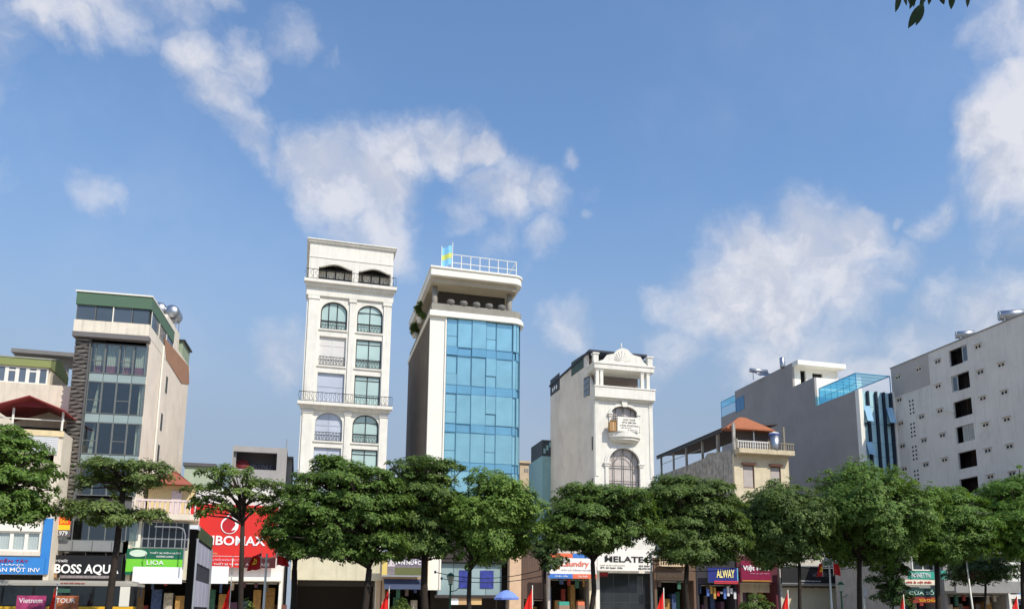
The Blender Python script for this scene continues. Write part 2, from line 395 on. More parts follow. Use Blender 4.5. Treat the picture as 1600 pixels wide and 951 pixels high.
def hull(B, Wd, D, H, m, y0=.25, t=.25, roof=None, left=True, right=True, back=True, fl=()):
    if left: B.box('side_wall', m, 0, t, y0, D, 0, H)
    if right: B.box('side_wall', m, Wd-t, Wd, y0, D, 0, H)
    if back: B.box('back_wall', m, t, Wd-t, D-t, D, 0, H)
    B.box('roof', roof or m, t+.002, Wd-t-.002, y0, D-t-.002, H-.35, H-.12)
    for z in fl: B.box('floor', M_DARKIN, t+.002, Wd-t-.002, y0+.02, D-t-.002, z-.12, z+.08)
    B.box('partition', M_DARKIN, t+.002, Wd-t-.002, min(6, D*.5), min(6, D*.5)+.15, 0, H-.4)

def shoptext(rows, B, parent, x0, x1, y): 
    for (t, a, b, z0, z1, m) in rows: lettering(t, m, parent, x0+a*(x1-x0), x0+b*(x1-x0), z0, z1, y)

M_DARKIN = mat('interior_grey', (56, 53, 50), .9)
M_WHITE = mat('white_paint', (230, 227, 217), .7, .10, .8, streak=.2, bump=.05, stain=.10)
M_WHITE2 = mat('white_paint_clean', (236, 233, 222), .6, .04, .8)
M_CREAM = mat('cream_render', (226, 214, 194), .85, .10, .7, streak=.2, bump=.08, stain=.15)
M_BLACKM = mat('black_metal', (38, 38, 40), .5, .1)
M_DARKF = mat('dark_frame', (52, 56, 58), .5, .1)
M_STEEL = mat('stainless_steel', (176, 178, 182), .36, .05, 2, metal=1.0)
M_GALV = mat('galvanised_steel', (165, 168, 172), .45, .1, 3, metal=.6)
M_CONC = mat('grey_concrete', (150, 148, 143), .9, .2, .9, streak=.25, bump=.2)
M_LWHITE = mat('letter_white', (240, 240, 240), .5, .02)
M_LBLACK = mat('letter_black', (34, 34, 36), .5, .02)
M_LRED = mat('letter_red', (190, 30, 40), .5, .02)
M_RED = mat('red_sheet', (224, 40, 34), .5, .05)
M_YELLOW = mat('yellow_sheet', (244, 196, 40), .5, .05)

# ------------------------------------------------------------------ ground, roads, pavements
def strip(name, m, v0, v1, z0, z1, u0=-160, u1=220):
    mb = MB(); mb.box(u0, u1, v0, v1, z0, z1); o = mb.build(name, m); o.rotation_euler = (0, 0, A0); return tag(o, kind='structure')
M_ASPH = mat('asphalt', (62, 62, 64), .9, .2, 2.5, bump=.3)
M_PAVE = mat('paving_grey', (204, 192, 174), .9, .18, 1.5, bump=.2)
M_KERB = mat('kerb_stone', (170, 168, 162), .9, .15, 2)
M_MARK = mat('road_paint', (225, 225, 220), .7, .15, 4)
M_SOIL = mat('median_soil', (84, 92, 52), .95, .3, 2, bump=.4)
g = MB().box(-1500, 1500, -600, 2400, -.4, -.03).build('ground', mat('bare_ground', (172, 164, 150), .95, .2, .2)); tag(g, kind='structure')
strip('road', M_ASPH, 44.5, 56, -.02, 0); strip('road', M_ASPH, 27, 40, -.02, 0)
strip('pavement', M_PAVE, 56.25, 130, -.02, .13); strip('pavement', M_PAVE, -30, 26.75, -.02, .13)
strip('median', M_SOIL, 40.25, 44.25, -.02, .1)
for v in (26.75, 40, 44.25, 56): strip('kerb', M_KERB, v, v+.25, -.02, .15)
mk = MB()
for v in (33.4, 50.2):
    for i in range(-30, 45): mk.box(i*5, i*5+2, v, v+.12, .002, .006)
o = mk.build('lane_marking', M_MARK); o.rotation_euler = (0, 0, A0); tag(o, kind='structure')

# ------------------------------------------------------------------ white tower with arched windows
def white_tower():
    B = Fr('tower_house', 'tall narrow white tower house with arched windows and black iron railings', 'building', (476, 540), 78)
    Wd = B.x(610, 540); H = B.z(486, 374.5); D = 16
    zc = lambda py: B.z(500, py)
    cols = [(B.x(499.5, 490), B.x(541.5, 490)), (B.x(557, 490), B.x(597.5, 490))]
    mid = Wd/2; ww = 2.42
    cols = [(Wd*.165, Wd*.475), (Wd*.592, Wd*.895)]
    rows = [('a', zc(512.5), zc(469)), ('r', zc(569.5), zc(524)), ('r', zc(628), zc(581)), ('a', zc(687.5), zc(643))]
    st = rows[0][1]-rows[1][1]
    rows += [('r', rows[3][1]-st, rows[2][2]-2*st), ('r', rows[3][1]-2*st, rows[2][2]-3*st)]
    holes = []; wins = []
    for k, (kind, a, b) in enumerate(rows):
        for ci, (x0, x1) in enumerate(cols):
            if kind == 'a':
                rise = (x1-x0)*.42; h = arch(x0, x1, a, b-rise, rise); wins.append((h, (b-rise, rise), k, ci))
            else: h = rect(x0, x1, a, b); wins.append((h, None, k, ci))
            holes.append(h)
    # loggia openings under the parapet
    lz0, lz1 = zc(433), zc(416)
    for (x0, x1) in ((Wd*.115, Wd*.51), (Wd*.585, Wd*.975)):
        n = 12
        holes.append([(x0, zc(439)+.06), (x1, zc(439)+.06)]+[(x1+(x0-x1)*i/n, lz1-.05+.42*(sin(pi*i/n)**1.5)) for i in range(n+1)])
    gz = B.z(530, 868); gtop = B.z(530, 906)
    ghole = rect(Wd*.06, Wd*.93, .15, gtop)
    H0 = zc(379)
    B.panel('facade', M_WHITE, [rect(0, Wd, 0, H0), *holes, ghole], 0, .35)
    hull(B, Wd, D, H0-.02, M_WHITE, y0=.35, fl=[a-.9 for _, a, b in rows]+[lz0-.55])
    # parapet cornice, string courses
    c = MB(); c.box(-.16, Wd+.16, -.2, D+.05, H0, H0+.28); c.box(-.28, Wd+.28, -.32, D+.15, H0+.28, H); B.part('cornice', c, M_WHITE)
    B.box('moulding', M_WHITE, -.03, Wd+.03, -.05, -.002, zc(402.5), zc(401))
    za, zb = zc(457), zc(440)
    c = MB(); c.box(-.35, Wd+.35, -.75, -.002, zb-.3, zb); c.box(-.2, Wd+.2, -.45, -.003, zb-.6, zb-.3); c.box(-.1, Wd+.1, -.2, -.004, za-.35, zb-.6)
    B.part('balcony_slab', c, M_WHITE)
    z2 = zc(630)
    c = MB(); c.box(-.35, Wd+.35, -.75, -.002, z2-.28, z2); c.box(-.15, Wd+.15, -.3, -.003, z2-.6, z2-.28); B.part('balcony_slab', c, M_WHITE)
    # pilasters in pairs of storeys
    for (x0, x1) in ((.02, .135), (.50, .57), (.905, .99)):
        for (a, b) in ((z2+.01, za-.36), (gz, z2-.62)):
            p = MB(); p.box(Wd*x0, Wd*x1, -.14, -.003, a, b-.35); p.box(Wd*x0-.08, Wd*x1+.08, -.22, -.004, b-.35, b-.02); p.box(Wd*x0-.06, Wd*x1+.06, -.19, -.004, a-.0, a+.3)
            B.part('pilaster', p, M_WHITE)
    for kind, a, b in rows:                      # sills and spandrel mouldings
        for (x0, x1) in cols: B.box('sill', M_WHITE, x0-.1, x1+.1, -.12, -.005, a-.16, a-.02)
    gl = glass('pale_green_glass', (176, 200, 196), .06, .6, .06); cur = mat('pale_blind', (214, 212, 208), .8, .05)
    gb = glass('pale_blue_glass', (186, 194, 208), .08, .6, .06)
    for (h, ar, k, ci) in wins:
        X = [p[0] for p in h]; Z = [p[1] for p in h]; x0, x1, z0, z1 = min(X), max(X), min(Z), max(Z); xm = (x0+x1)/2
        if ci == 1: window(B, h, .2, M_DARKF, gl, xs=(xm,), zs=(z0+(z1-z0)*.3, z0+(z1-z0)*.72) if ar else (z0+(z1-z0)*.28, z0+(z1-z0)*.84), fw=.09, arched=ar)
        elif k == 0: window(B, h, .28, M_DARKF, gl, xs=(x0+(x1-x0)*.3, x0+(x1-x0)*.62), zs=(z0+(z1-z0)*.3,), fw=.1, arched=ar)
        elif k in (1,): window(B, h, .22, cur, cur, xs=(xm,), zs=(z0+(z1-z0)*.7,), fw=.05, arched=ar)
        else: window(B, h, .22, mat('grey_blue_frame', (168, 172, 184), .6), gb, xs=(xm,) if k > 2 else (), zs=(z0+(z1-z0)*.55,), fw=.06, arched=ar)
        if k not in (2,): railing(B, M_BLACKM, x0+.02, x1-.02, z0, z0+(z1-z0)*.30, .05, 16, curl=.7)
    railing(B, M_BLACKM, -.25, Wd+.25, zb, zb+.95, -.66, 36, curl=.9)
    railing(B, M_BLACKM, -.28, Wd+.28, z2, z2+.9, -.66, 44, curl=.5)
    # loggia back wall with windows
    lw = window(B, rect(Wd*.1, Wd*.985, zc(439)-.3, lz1+.1), 1.0, M_BLACKM, glass('loggia_glass', (214, 206, 186), .3, .4), xs=[Wd*(.1+.86*i/8) for i in range(1, 8)], zs=(lz0+.35,), fw=.12)
    # beige shop band over the dark ground floor
    B.box('fascia', mat('beige_fascia', (205, 198, 172), .8, .1, streak=.2), -.1, Wd+.1, -.6, -.004, gtop, gz-.05)
    for x in (.02, .94): B.box('column', mat('tan_column', (196, 172, 140), .8), Wd*x, Wd*x+.35, -.45, -.006, .13, gtop-.01)
    B.box('shutter_box', M_DARKIN, Wd*.07, Wd*.92, .5, .8, gtop-.5, gtop-.02)
    return B
white_tower()

# ------------------------------------------------------------------ blue glass tower
def glass_tower():
    B = Fr('glass_tower', 'tall office tower with blue glass front and white terrace under the roof slab', 'building', (669.5, 600), 78)
    Wd = B.x(815, 600); xp = B.x(696, 600); D = 17; r = .95
    zt = B.z(685, 490); zr0 = B.z(680, 431); zr1 = B.z(680, 416); z0 = B.z(740, 878)
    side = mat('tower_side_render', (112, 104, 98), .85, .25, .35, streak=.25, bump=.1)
    def plan(x0, e, back=D, rr=None):
        rr = (rr or r)+e
        c = (Wd-r, r)
        return [(x0, -e)]+[(c[0]+rr*sin(a), c[1]-rr*cos(a)) for a in np.linspace(0, pi/2, 9)]+[(Wd+e, back), (x0, back)]
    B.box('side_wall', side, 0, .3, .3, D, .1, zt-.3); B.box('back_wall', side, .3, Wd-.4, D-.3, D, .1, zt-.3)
    pil = MB(); pil.box(0, xp-.16, 0, .3, 3.6, zt-.32); pil.box(xp-.16, xp-.02, -.12, .3, 3.6, zt-.32); B.part('pilaster', pil, M_WHITE2)
    B.panel('inner_wall', mat('core_wall', (60, 90, 110), .8), [plan(xp, -.42, D-.31)], z0, zt-.4, 'xy')
    # terrace slab with rounded corner
    s = MB(); s.panel([plan(-.1, .35, D+.1)], zt-.3, zt+.12, 'xy'); s.panel([plan(-.05, .2, D+.05)], zt+.12, zt+.3, 'xy'); B.part('terrace_slab', s, M_WHITE2)
    # parapet of the terrace
    zp = zt+.3; ph = .75
    tan_ = mat('terrace_beige', (150, 146, 136), .8, .15, .8, streak=.2)
    o = plan(.1, .1, D); i = plan(.3, -.1, D-.2)
    B.panel('parapet', tan_, [o, i], zp, zp+ph, 'xy')
    # recessed room behind the terrace, columns, roof slab with thick beige soffit
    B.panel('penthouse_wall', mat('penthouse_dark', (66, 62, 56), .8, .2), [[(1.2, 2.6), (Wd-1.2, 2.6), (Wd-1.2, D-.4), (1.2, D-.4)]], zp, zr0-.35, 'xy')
    for x in (.6, Wd-1.0):
        B.part('column', MB().lathe([(.3, zp), (.26, zr0-.46)], (x, 1.5, 0), 16), tan_, True)
    for k in range(5):
        x = 2.0+k*(Wd-3.6)/4.4
        B.part('planter', MB().lathe([(.28, zp+ph), (.42, zp+ph+.35), (.34, zp+ph+.5)], (x, .1, 0), 10), mat('stone_planter', (120, 118, 112), .9), True)
    B.panel('soffit', mat('soffit_beige', (186, 174, 152), .8, .15, .6), [plan(.1, -.4, D)], zr0-.5, zr0+.1, 'xy')
    s = MB(); s.panel([plan(-.05, .12, D+.1)], zr0+.1, zr1-.18, 'xy'); s.panel([plan(-.12, .24, D+.2)], zr1-.18, zr1, 'xy'); B.part('roof', s, M_WHITE2)
    # glass storeys
    pg = glass('blue_tower_glass', (148, 198, 212), .05, .9, .05, .45); ps = glass('blue_spandrel_glass', (122, 178, 206), .08, .8, .04, .4)
    gf = mat('glazing_bar', (62, 112, 140), .4, .05)
    ys = [492, 543, 602, 662, 722]
    cx = [B.x(p, 585) for p in (696.5, 714, 736.5, 759, 775, 797)]; cx[-1] = Wd-r
    zz = [B.z(725, y) for y in ys]; st = zz[1]-zz[2]
    tops = [zt-.31]+[zz[k]-st*.0-B.z(725, 500)+B.z(725, 513) for k in range(1, 5)]
    tops += [tops[-1]-st]; 
    seq = []
    for k in range(5): seq.append((zz[k] if k else zt-.3, tops[k], zz[k+1] if k < 4 else zz[4]-st))
    ang = list(np.linspace(0, pi/2, 5))
    segs = [((cx[i], 0), (cx[i+1], 0)) for i in range(5)]
    segs += [((Wd-r+r*sin(ang[i]), r-r*cos(ang[i])), (Wd-r+r*sin(ang[i+1]), r-r*cos(ang[i+1]))) for i in range(4)]
    B.box('side_wall', M_WHITE, Wd-.39, Wd, r+.02, D, .1, zt-.31)
    fr = MB()
    for (ztop, zv, zb) in seq:
        for si, (p, q) in enumerate(segs):
            d = Vector((q[0]-p[0], q[1]-p[1], 0)); ln = d.length; an = math.atan2(d.y, d.x)
            def pane(za, zb_, m):
                yo = random.uniform(-.004, .004)
                MB().box(.025, ln-.025, yo, yo+.03, za+.025, zb_-.025).build('pane', m, B.root, loc=(p[0], p[1], 0), rot=(random.uniform(-.004, .004), 0, an))
            if ztop - zv > .3: pane(zv, ztop, ps)
            if si in (0, 3):
                zm = zb+(zv-zb)*.38; pane(zm, zv, pg); pane(zb, zm, pg)
            else: pane(zb, zv, pg)
    for (p, q) in segs+[(segs[-1][1],)*2]: fr.box(p[0]-.03, p[0]+.03, p[1]-.035, p[1]+.03, zz[4]-st, zt-.31)
    B.part('mullion', fr, gf)
    tr = MB()
    for (ztop, zv, zb) in seq:
        for z in (zv, zb):
            pl = plan(xp, .03); pl2 = plan(xp, -.02)
            tr.panel([pl[:10]+pl2[:10][::-1]], z-.03, z+.03, 'xy')
    B.part('transom', tr, gf)
    # ground floor: glazed showroom, tan column, brown cladding
    zg = seq[-1][2]
    B.box('fascia', mat('dark_fascia', (58, 52, 50), .7), xp, Wd-.2, .1, .5, z0, zg+.02)
    gz = B.z(740, 932); lob = glass('showroom_glass', (150, 170, 172), .08, .6, .12)
    x = B.x(684, 900); xe = B.x(786, 900)
    for k in range(4):
        a, b = x+(xe-x)*k/4, x+(xe-x)*(k+1)/4
        B.box('pane', lob, a+.02, b-.02, .55, .58, gz+.2, z0-.1)
    for (p0, p1) in ((719, 733), (752, 773)):
        o = B.box('poster', mat('poster_blue', (54, 66, 150), .5, .5, 2.5), B.x(p0, 900), B.x(p1, 900), .48, .5, B.z(740, 918), B.z(740, 890))
    B.box('canopy', mat('dark_fascia', (58, 52, 50), .7), x-.3, xe+.6, -.5, .5, gz-.1, gz+.18)
    for k, (p0, p1, c) in enumerate(((703, 716, (238, 240, 240)), (716, 731, (196, 160, 118)), (733, 752, (206, 172, 120)))):
        B.box('fascia_panel', mat('fascia_panel_%d' % k, c, .6), B.x(p0, 930), B.x(p1, 930)-.02, -.3, -.25, B.z(740, 944), gz-.12)
    B.box('column', mat('tan_stone', (206, 176, 146), .8, .12, 1.5), B.x(794, 900), B.x(812, 900), -.6, .3, .13, B.z(800, 858))
    B.box('wall', M_DARKIN, xp-.5, Wd-.35, 3.0, 3.2, .13, z0)
    # roof railing, banner pole
    rl = MB(); x0, x1 = B.x(708, 400), B.x(809, 410); zt0, zt1 = zr1, zr1+1.75
    for k in range(8): xx = x0+(x1-x0)*k/7; rl.tube([(xx, .6, zt0), (xx, .6, zt1)], .045, 6)
    for z in (zt1, (zt0+zt1)/2): rl.tube([(x0, .6, z), (x1, .6, z)], .04, 6)
    for xx in (x0, x1): rl.tube([(xx, .6, zt1), (xx, 9, zt1)], .04, 6)
    B.part('roof_railing', rl, M_WHITE2)
    B.zr1 = zr1; B.zp = zp; B.D = D
    return B
GT = glass_tower()
def banner():
    B = Fr('roof_banner', 'pale blue banner with a yellow middle on the roof of the glass tower', 'banner', (690, 412), 78.6, base=GT.zr1)
    x0, x1 = B.x(690, 400), B.x(707, 400); z0, z1, z2, z3 = (0, 1.0, 1.65, 2.75)
    p = MB(); p.tube([(x1, 0, 0), (x1, 0, 3.05)], .04); p.tube([(x0, 0, 0), (x0, 0, 2.5)], .04); B.part('pole', p, M_WHITE2)
    def cloth(za, zb, m, name):
        mb = MB(); n = 8
        for i in range(n+1):
            t = i/n; y = .12*sin(t*7); sl = .45*t
            mb.v += [(x0+(x1-x0)*t, y, za+sl), (x0+(x1-x0)*t, y, zb+sl), (x0+(x1-x0)*t, y+.02, za+sl), (x0+(x1-x0)*t, y+.02, zb+sl)]
        for i in range(n):
            a = 4*i; mb.f += [(a, a+4, a+5, a+1), (a+2, a+3, a+7, a+6)]
        B.part(name, mb, m, True)
    cloth(.25, .95, mat('banner_blue', (130, 196, 236), .7), 'cloth'); cloth(.955, 1.5, mat('banner_yellow', (206, 214, 110), .7), 'cloth_middle'); cloth(1.505, 2.3, MATS['banner_blue'], 'cloth')
banner()

# ------------------------------------------------------------------ white villa-style house with pediment
def pediment_house():
    B = Fr('pediment_house', 'white narrow house with curved pediment, open loggia and two arched windows', 'building', (929, 700), 78)
    Wd = B.x(1021, 700); x = lambda p, q=700: B.x(p, q); z = lambda q, p=972: B.z(p, q)
    D = 15
    zl0, zl1 = z(607), z(581); zc0, zc1 = z(580), z(571)
    a1 = (B.x(955, 660), B.x(995, 660), z(675), z(646), z(634.5)-z(646)); a2 = (B.x(951, 740), B.x(999, 740), z(790), z(723), z(700)-z(723))
    hs = [arch(a1[0], a1[1], a1[2], a1[3], a1[4]), arch(a2[0], a2[1], a2[2], a2[3], a2[4])]
    zg = z(893)
    hs.append(rect(.4, Wd-.4, .13, zg-.1))
    B.panel('facade', M_WHITE, [rect(0, Wd, 0, zl0)]+hs, 0, .4)
    lw = mat('grey_white_render', (228, 222, 214), .85, .14, .35, streak=.15, bump=.08, stain=.22)
    sd = B.side(860, 600)[0]; D = sd
    ztop = zc1; zf = B.z(925, 543)
    B.panel('side_wall', lw, [[(.4, 0), (D, 0), (D, zf-.1), (2.2, zf-.1), (2.2, zc1-.05), (.4, zl0), ]], 0, .25, 'yz')
    B.box('side_wall', lw, Wd-.25, Wd, .4, D, 0, zl0); B.box('back_wall', lw, .26, Wd-.26, D-.25, D, 0, zf-.1)
    B.box('roof', mat('navy_roof', (44, 50, 66), .6), -.15, Wd-.1, .9, D+.1, zf-.098, zf+.12)
    B.box('floor', M_WHITE, .26, Wd-.26, .41, D-.26, zl0-.5, zl0-.25)
    B.box('floor', M_WHITE, .26, Wd-.26, .41, D-.26, z(690)-.2, z(690))
    B.box('partition', M_DARKIN, .26, Wd-.26, 5, 5.15, 0, zl0-.51)
    B.box('loggia_wall', mat('loggia_brown', (150, 136, 126), .9), .26, Wd-.26, 3.2, 3.4, zl0-.24, zf-.12)
    # parapet band, upper beam
    zb = z(624); m = MB(); m.box(-.1, Wd+.1, -.55, -.002, zb, zl0-.1); m.box(-.16, Wd+.16, -.62, -.001, zl0-.1, zl0+.04); m.box(-.04, Wd+.04, -.3, -.003, zb-.18, zb); B.part('parapet', m, M_WHITE)
    m = MB(); m.box(-.1, Wd+.05, -.5, 2.19, zc0, zc1-.12); m.box(-.18, Wd+.13, -.58, 2.195, zc1-.12, zc1+.06); B.part('beam', m, M_WHITE)
    for px in (928.5, 935, 998.5, 1007.5):
        xa = B.x(px+1, 595); w = .34
        m = MB(); m.box(xa, xa+w, -.35, .05, zl0+.045, zc0-.002); m.box(xa-.05, xa+w+.05, -.4, .1, zc0-.18, zc0-.003); B.part('column', m, M_WHITE)
    # pediment with radiating flutes, corner posts and finial
    pts = [(934, 567.5), (942, 562), (948, 554.5), (958, 553), (963, 547.5), (969, 544.8), (974, 544.5), (980, 546.5), (985, 552), (989, 555), (1000, 558), (1005, 566), (1011, 572.5)]
    pl = [(B.x(a, b, -.3), B.z(a, b, -.3)) for a, b in pts]; zbm = zc1+.062
    pl = [(p[0], max(p[1], zbm+.02)) for p in pl]
    B.panel('pediment', M_WHITE, [[(pl[0][0], zbm), (pl[-1][0], zbm)]+pl[::-1]], -.45, -.2)
    cx = B.x(972, 565, -.45)
    for k in range(-4, 5):
        an = k*.28; ln = 1.25-.1*abs(k); mb = MB()
        mb.tube([(cx+sin(an)*.35, -.46, zbm+.12+cos(an)*.2), (cx+sin(an)*ln*1.15, -.46, zbm+.1+cos(an)*ln)], [.03, .06], 5); B.part('flute', mb, M_WHITE)
    for px, q in ((926, 551), (1010.5, 557.5)):
        xa = B.x(px, q, -.3); zt = B.z(px, q, -.3); m = MB(); m.box(xa, xa+.55, -.55, -.05, zbm, zt-.15); m.box(xa-.08, xa+.63, -.63, .03, zt-.15, zt); B.part('post', m, M_WHITE)
    B.part('finial', MB().lathe([(.12, z(546)), (.05, z(544)), (.07, z(541.5)), (.015, z(537))], (cx, -.32, 0), 8), M_WHITE, True)
    B.panel('roof_cladding', mat('green_corrugated', (60, 84, 78), .6, .1, lines=('X', 4)), [rect(B.x(990, 560, 2), B.x(1011, 560, 2), zc1+.07, zf-.1)], 2.2, 2.24)
    # moulded archivolts, keystone, capitals
    for (x0, x1, za, zs, rise), e, px in ((a1, .28, 0), (a2, .42, 0)):
        for off, y in ((e, -.10), (e*.55, -.17)):
            o = arch(x0-off, x1+off, zs, zs, rise+off, 18); i = arch(x0, x1, zs, zs, rise, 18)
            B.panel('archivolt', M_WHITE, [o[1:][::1]+i[1:][::-1]], y, -.004)
        for s in (-1, 1):
            xc = (x0-e*.5) if s < 0 else (x1+e*.5)
            m = MB(); m.box(xc-e*.85, xc+e*.85, -.3, -.005, zs-.16, zs-.003); m.box(xc-e*.6, xc+e*.6, -.22, -.006, zs-.38, zs-.16); B.part('capital', m, M_WHITE)
            B.box('pilaster', M_WHITE, xc-e*.42, xc+e*.42, -.14, -.007, max(za-1.5, .0) if za < a1[2] else za, zs-.385)
    k = MB(); kx = (a1[0]+a1[1])/2; kz = a1[3]+a1[4]; k.panel([[(kx-.22, kz-.1), (kx+.22, kz-.1), (kx+.34, kz+.5), (kx, kz+.62), (kx-.34, kz+.5)]], -.28, -.175); B.part('keystone', k, M_WHITE)
    for xa in (.08, Wd-.42):
        m = MB(); m.box(xa, xa+.34, -.07, -.008, z(745), zb-.6); m.box(xa-.04, xa+.38, -.12, -.009, zb-.6, zb-.2); B.part('corner_pilaster', m, M_WHITE)
    # windows with curtains
    cu = mat('pink_curtain', (224, 212, 204), .8, .1, 2, lines=('X', 5)); gl = clear('house_glass', (.96, .96, .96), .03, .02, .2)
    fm = mat('grey_frame', (92, 88, 86), .5)
    for (x0, x1, za, zs, rise) in (a1, a2):
        hgt = zs+rise-za
        xs = [x0+(x1-x0)*t for t in (.2, .5, .8)]
        window(B, arch(x0, x1, za, zs, rise), .18, fm, gl, xs=xs, zs=[zs-.25] if za == a1[2] else [zs-.3, za+hgt*.43, za+hgt*.34], fw=.07, arched=(zs, rise))
        B.box('curtain', cu, x0-.05, x1+.05, .41, .45, za, zs+rise)
        if za != a1[2]:
            i = arch(xs[0], xs[2], zs-.3, zs-.3, rise*.72, 12); o_ = arch(xs[0]-.05, xs[2]+.05, zs-.3, zs-.3, rise*.72+.05, 12)
            B.panel('window_arch_bar', fm, [o_[1:]+i[1:][::-1]], .15, .2)
    w_ = window(B, rect(.42, Wd-.42, .14, zg-.12), .2, M_DARKF, glass('shop_dark_glass', (44, 48, 50), .06, .6), xs=[Wd*.3, Wd*.55, Wd*.78], zs=[2.5], fw=.09)
    # half-round balcony
    bz0, bz1 = z(687), z(677); bx0, bx1 = B.x(950, 680), B.x(1000, 680); bc = (bx0+bx1)/2; br = (bx1-bx0)/2
    def half(rad, dep): return [(bc+rad*cos(pi*k/16), -.02-dep*sin(pi*k/16)) for k in range(17)]
    m = MB(); m.panel([half(br, 1.1)], bz0+.15, bz1, 'xy'); m.panel([half(br*.9, .95)], bz0-.1, bz0+.15, 'xy'); m.panel([half(br*.7, .6)], bz0-.3, bz0-.1, 'xy'); B.part('balcony', m, M_WHITE)
    pts = [(p[0], p[1], 0) for p in half(br*.95, 1.02)]
    rl = MB(); rl.tube([(p[0], p[1], bz1+.8) for p in pts], .03, 6)
    for p in pts: rl.tube([(p[0], p[1], bz1), (p[0], p[1], bz1+.8)], .018, 5)
    B.part('railing', rl, fm)
    B.bz1 = bz1
    # side wall: green cladding, window, dark sign panel
    def quad(name, m, P, x0, x1):
        lp = [B.side(a, b, 0) for a, b in P]; return B.panel(name, m, [lp], x0, x1, 'yz')
    quad('side_cladding', MATS['green_corrugated'], [(912, 553), (912, 574), (893, 588), (893, 566)], -.03, -.004)
    quad('side_sign_panel', mat('black_sign', (36, 36, 42), .5), [(874.5, 582), (874.5, 608), (860.5, 619), (860.5, 594)], -.06, -.004)
    sp = B.side(868, 606, 0); 
    for k, (dy, dz) in enumerate(((-.6, 0), (.2, .05), (.9, .0))):
        B.part('sign_mark', MB().lathe([(.25, -.075), (.25, -.062)], (0, sp[0]+dy, sp[1]+dz), 10, 'x'), M_LWHITE)
    w = quad('side_window', fm, [(921.5, 586), (921.5, 617), (912.5, 620), (912.5, 591)], -.05, -.003)
    wl = [B.side(a, b, 0) for a, b in ((921, 588), (921, 616), (913, 619), (913, 592))]
    ya, yb = wl[0][0], wl[2][0]
    for k in range(2):
        for j in range(3):
            zz0, zz1 = wl[1][1], wl[0][1]; MB().box(-.062, -.052, ya+(yb-ya)*(k/2)+.06, ya+(yb-ya)*((k+1)/2)-.06, zz0+(zz1-zz0)*j/3+.06, zz0+(zz1-zz0)*(j+1)/3-.06).build('pane', glass('side_glass', (90, 100, 105), .1), w)
    for q in (692, 757): 
        yz = B.side(926.5, q, 0); B.box('slot_window', M_DARKF, -.02, -.004, yz[0], yz[0]+.35, yz[1]-.7, yz[1]+.7)
    return B
PH = pediment_house()
def ph_banner():
    B = Fr('white_banner', 'white printed banner hung on the half-round balcony of the pediment house', 'banner', (965, 674), 76.9, base=PH.bz1-.05)
    x0, x1 = B.x(965.5, 662), B.x(999, 662); h = B.z(982, 652)+0
    z1 = 1.55
    MB().box(x0, x1, 0, .03, .05, z1).build('sheet', M_WHITE2, B.root)
    for (t, a, b, c, d) in (('CHO THUÊ', .25, .8, .74, .9), ('0916 688 066', .2, .85, .56, .68), ('VĂN PHÒNG', .08, .95, .34, .5), ('DIỆN TÍCH 85 M2', .15, .62, .2, .28), ('LH CHÍNH CHỦ', .45, .9, .06, .15)):
        lettering(t, M_LBLACK, B.root, x0+a*(x1-x0), x0+b*(x1-x0), .05+c*(z1-.05), .05+d*(z1-.05), -.005, .012)
ph_banner()
def carton():
    B = Fr('cardboard_box', 'brown cardboard box on the balcony beside the white banner', 'box', (953, 674), 77.1, base=PH.bz1)
    m = mat('cardboard', (176, 138, 96), .9, .15); x0, x1 = B.x(953, 668), B.x(964, 668)
    MB().box(x0, x1, 0, .5, .02, .95).build('body', m, B.root)
    MB().box(x0+(x1-x0)*.46, x0+(x1-x0)*.54, -.006, -.002, .02, .95).build('tape', mat('tape', (206, 186, 150), .4), B.root)
    f = MB(); f.add([(x0, 0, .952), (x1, 0, .952), (x1, -.12, 1.12), (x0, -.12, 1.12), (x0, .01, .952), (x1, .01, .952), (x1, -.11, 1.13), (x0, -.11, 1.13)], [(0, 1, 2, 3), (7, 6, 5, 4), (0, 3, 7, 4), (1, 5, 6, 2), (2, 6, 7, 3)]); f.build('flap', m, B.root)
carton()

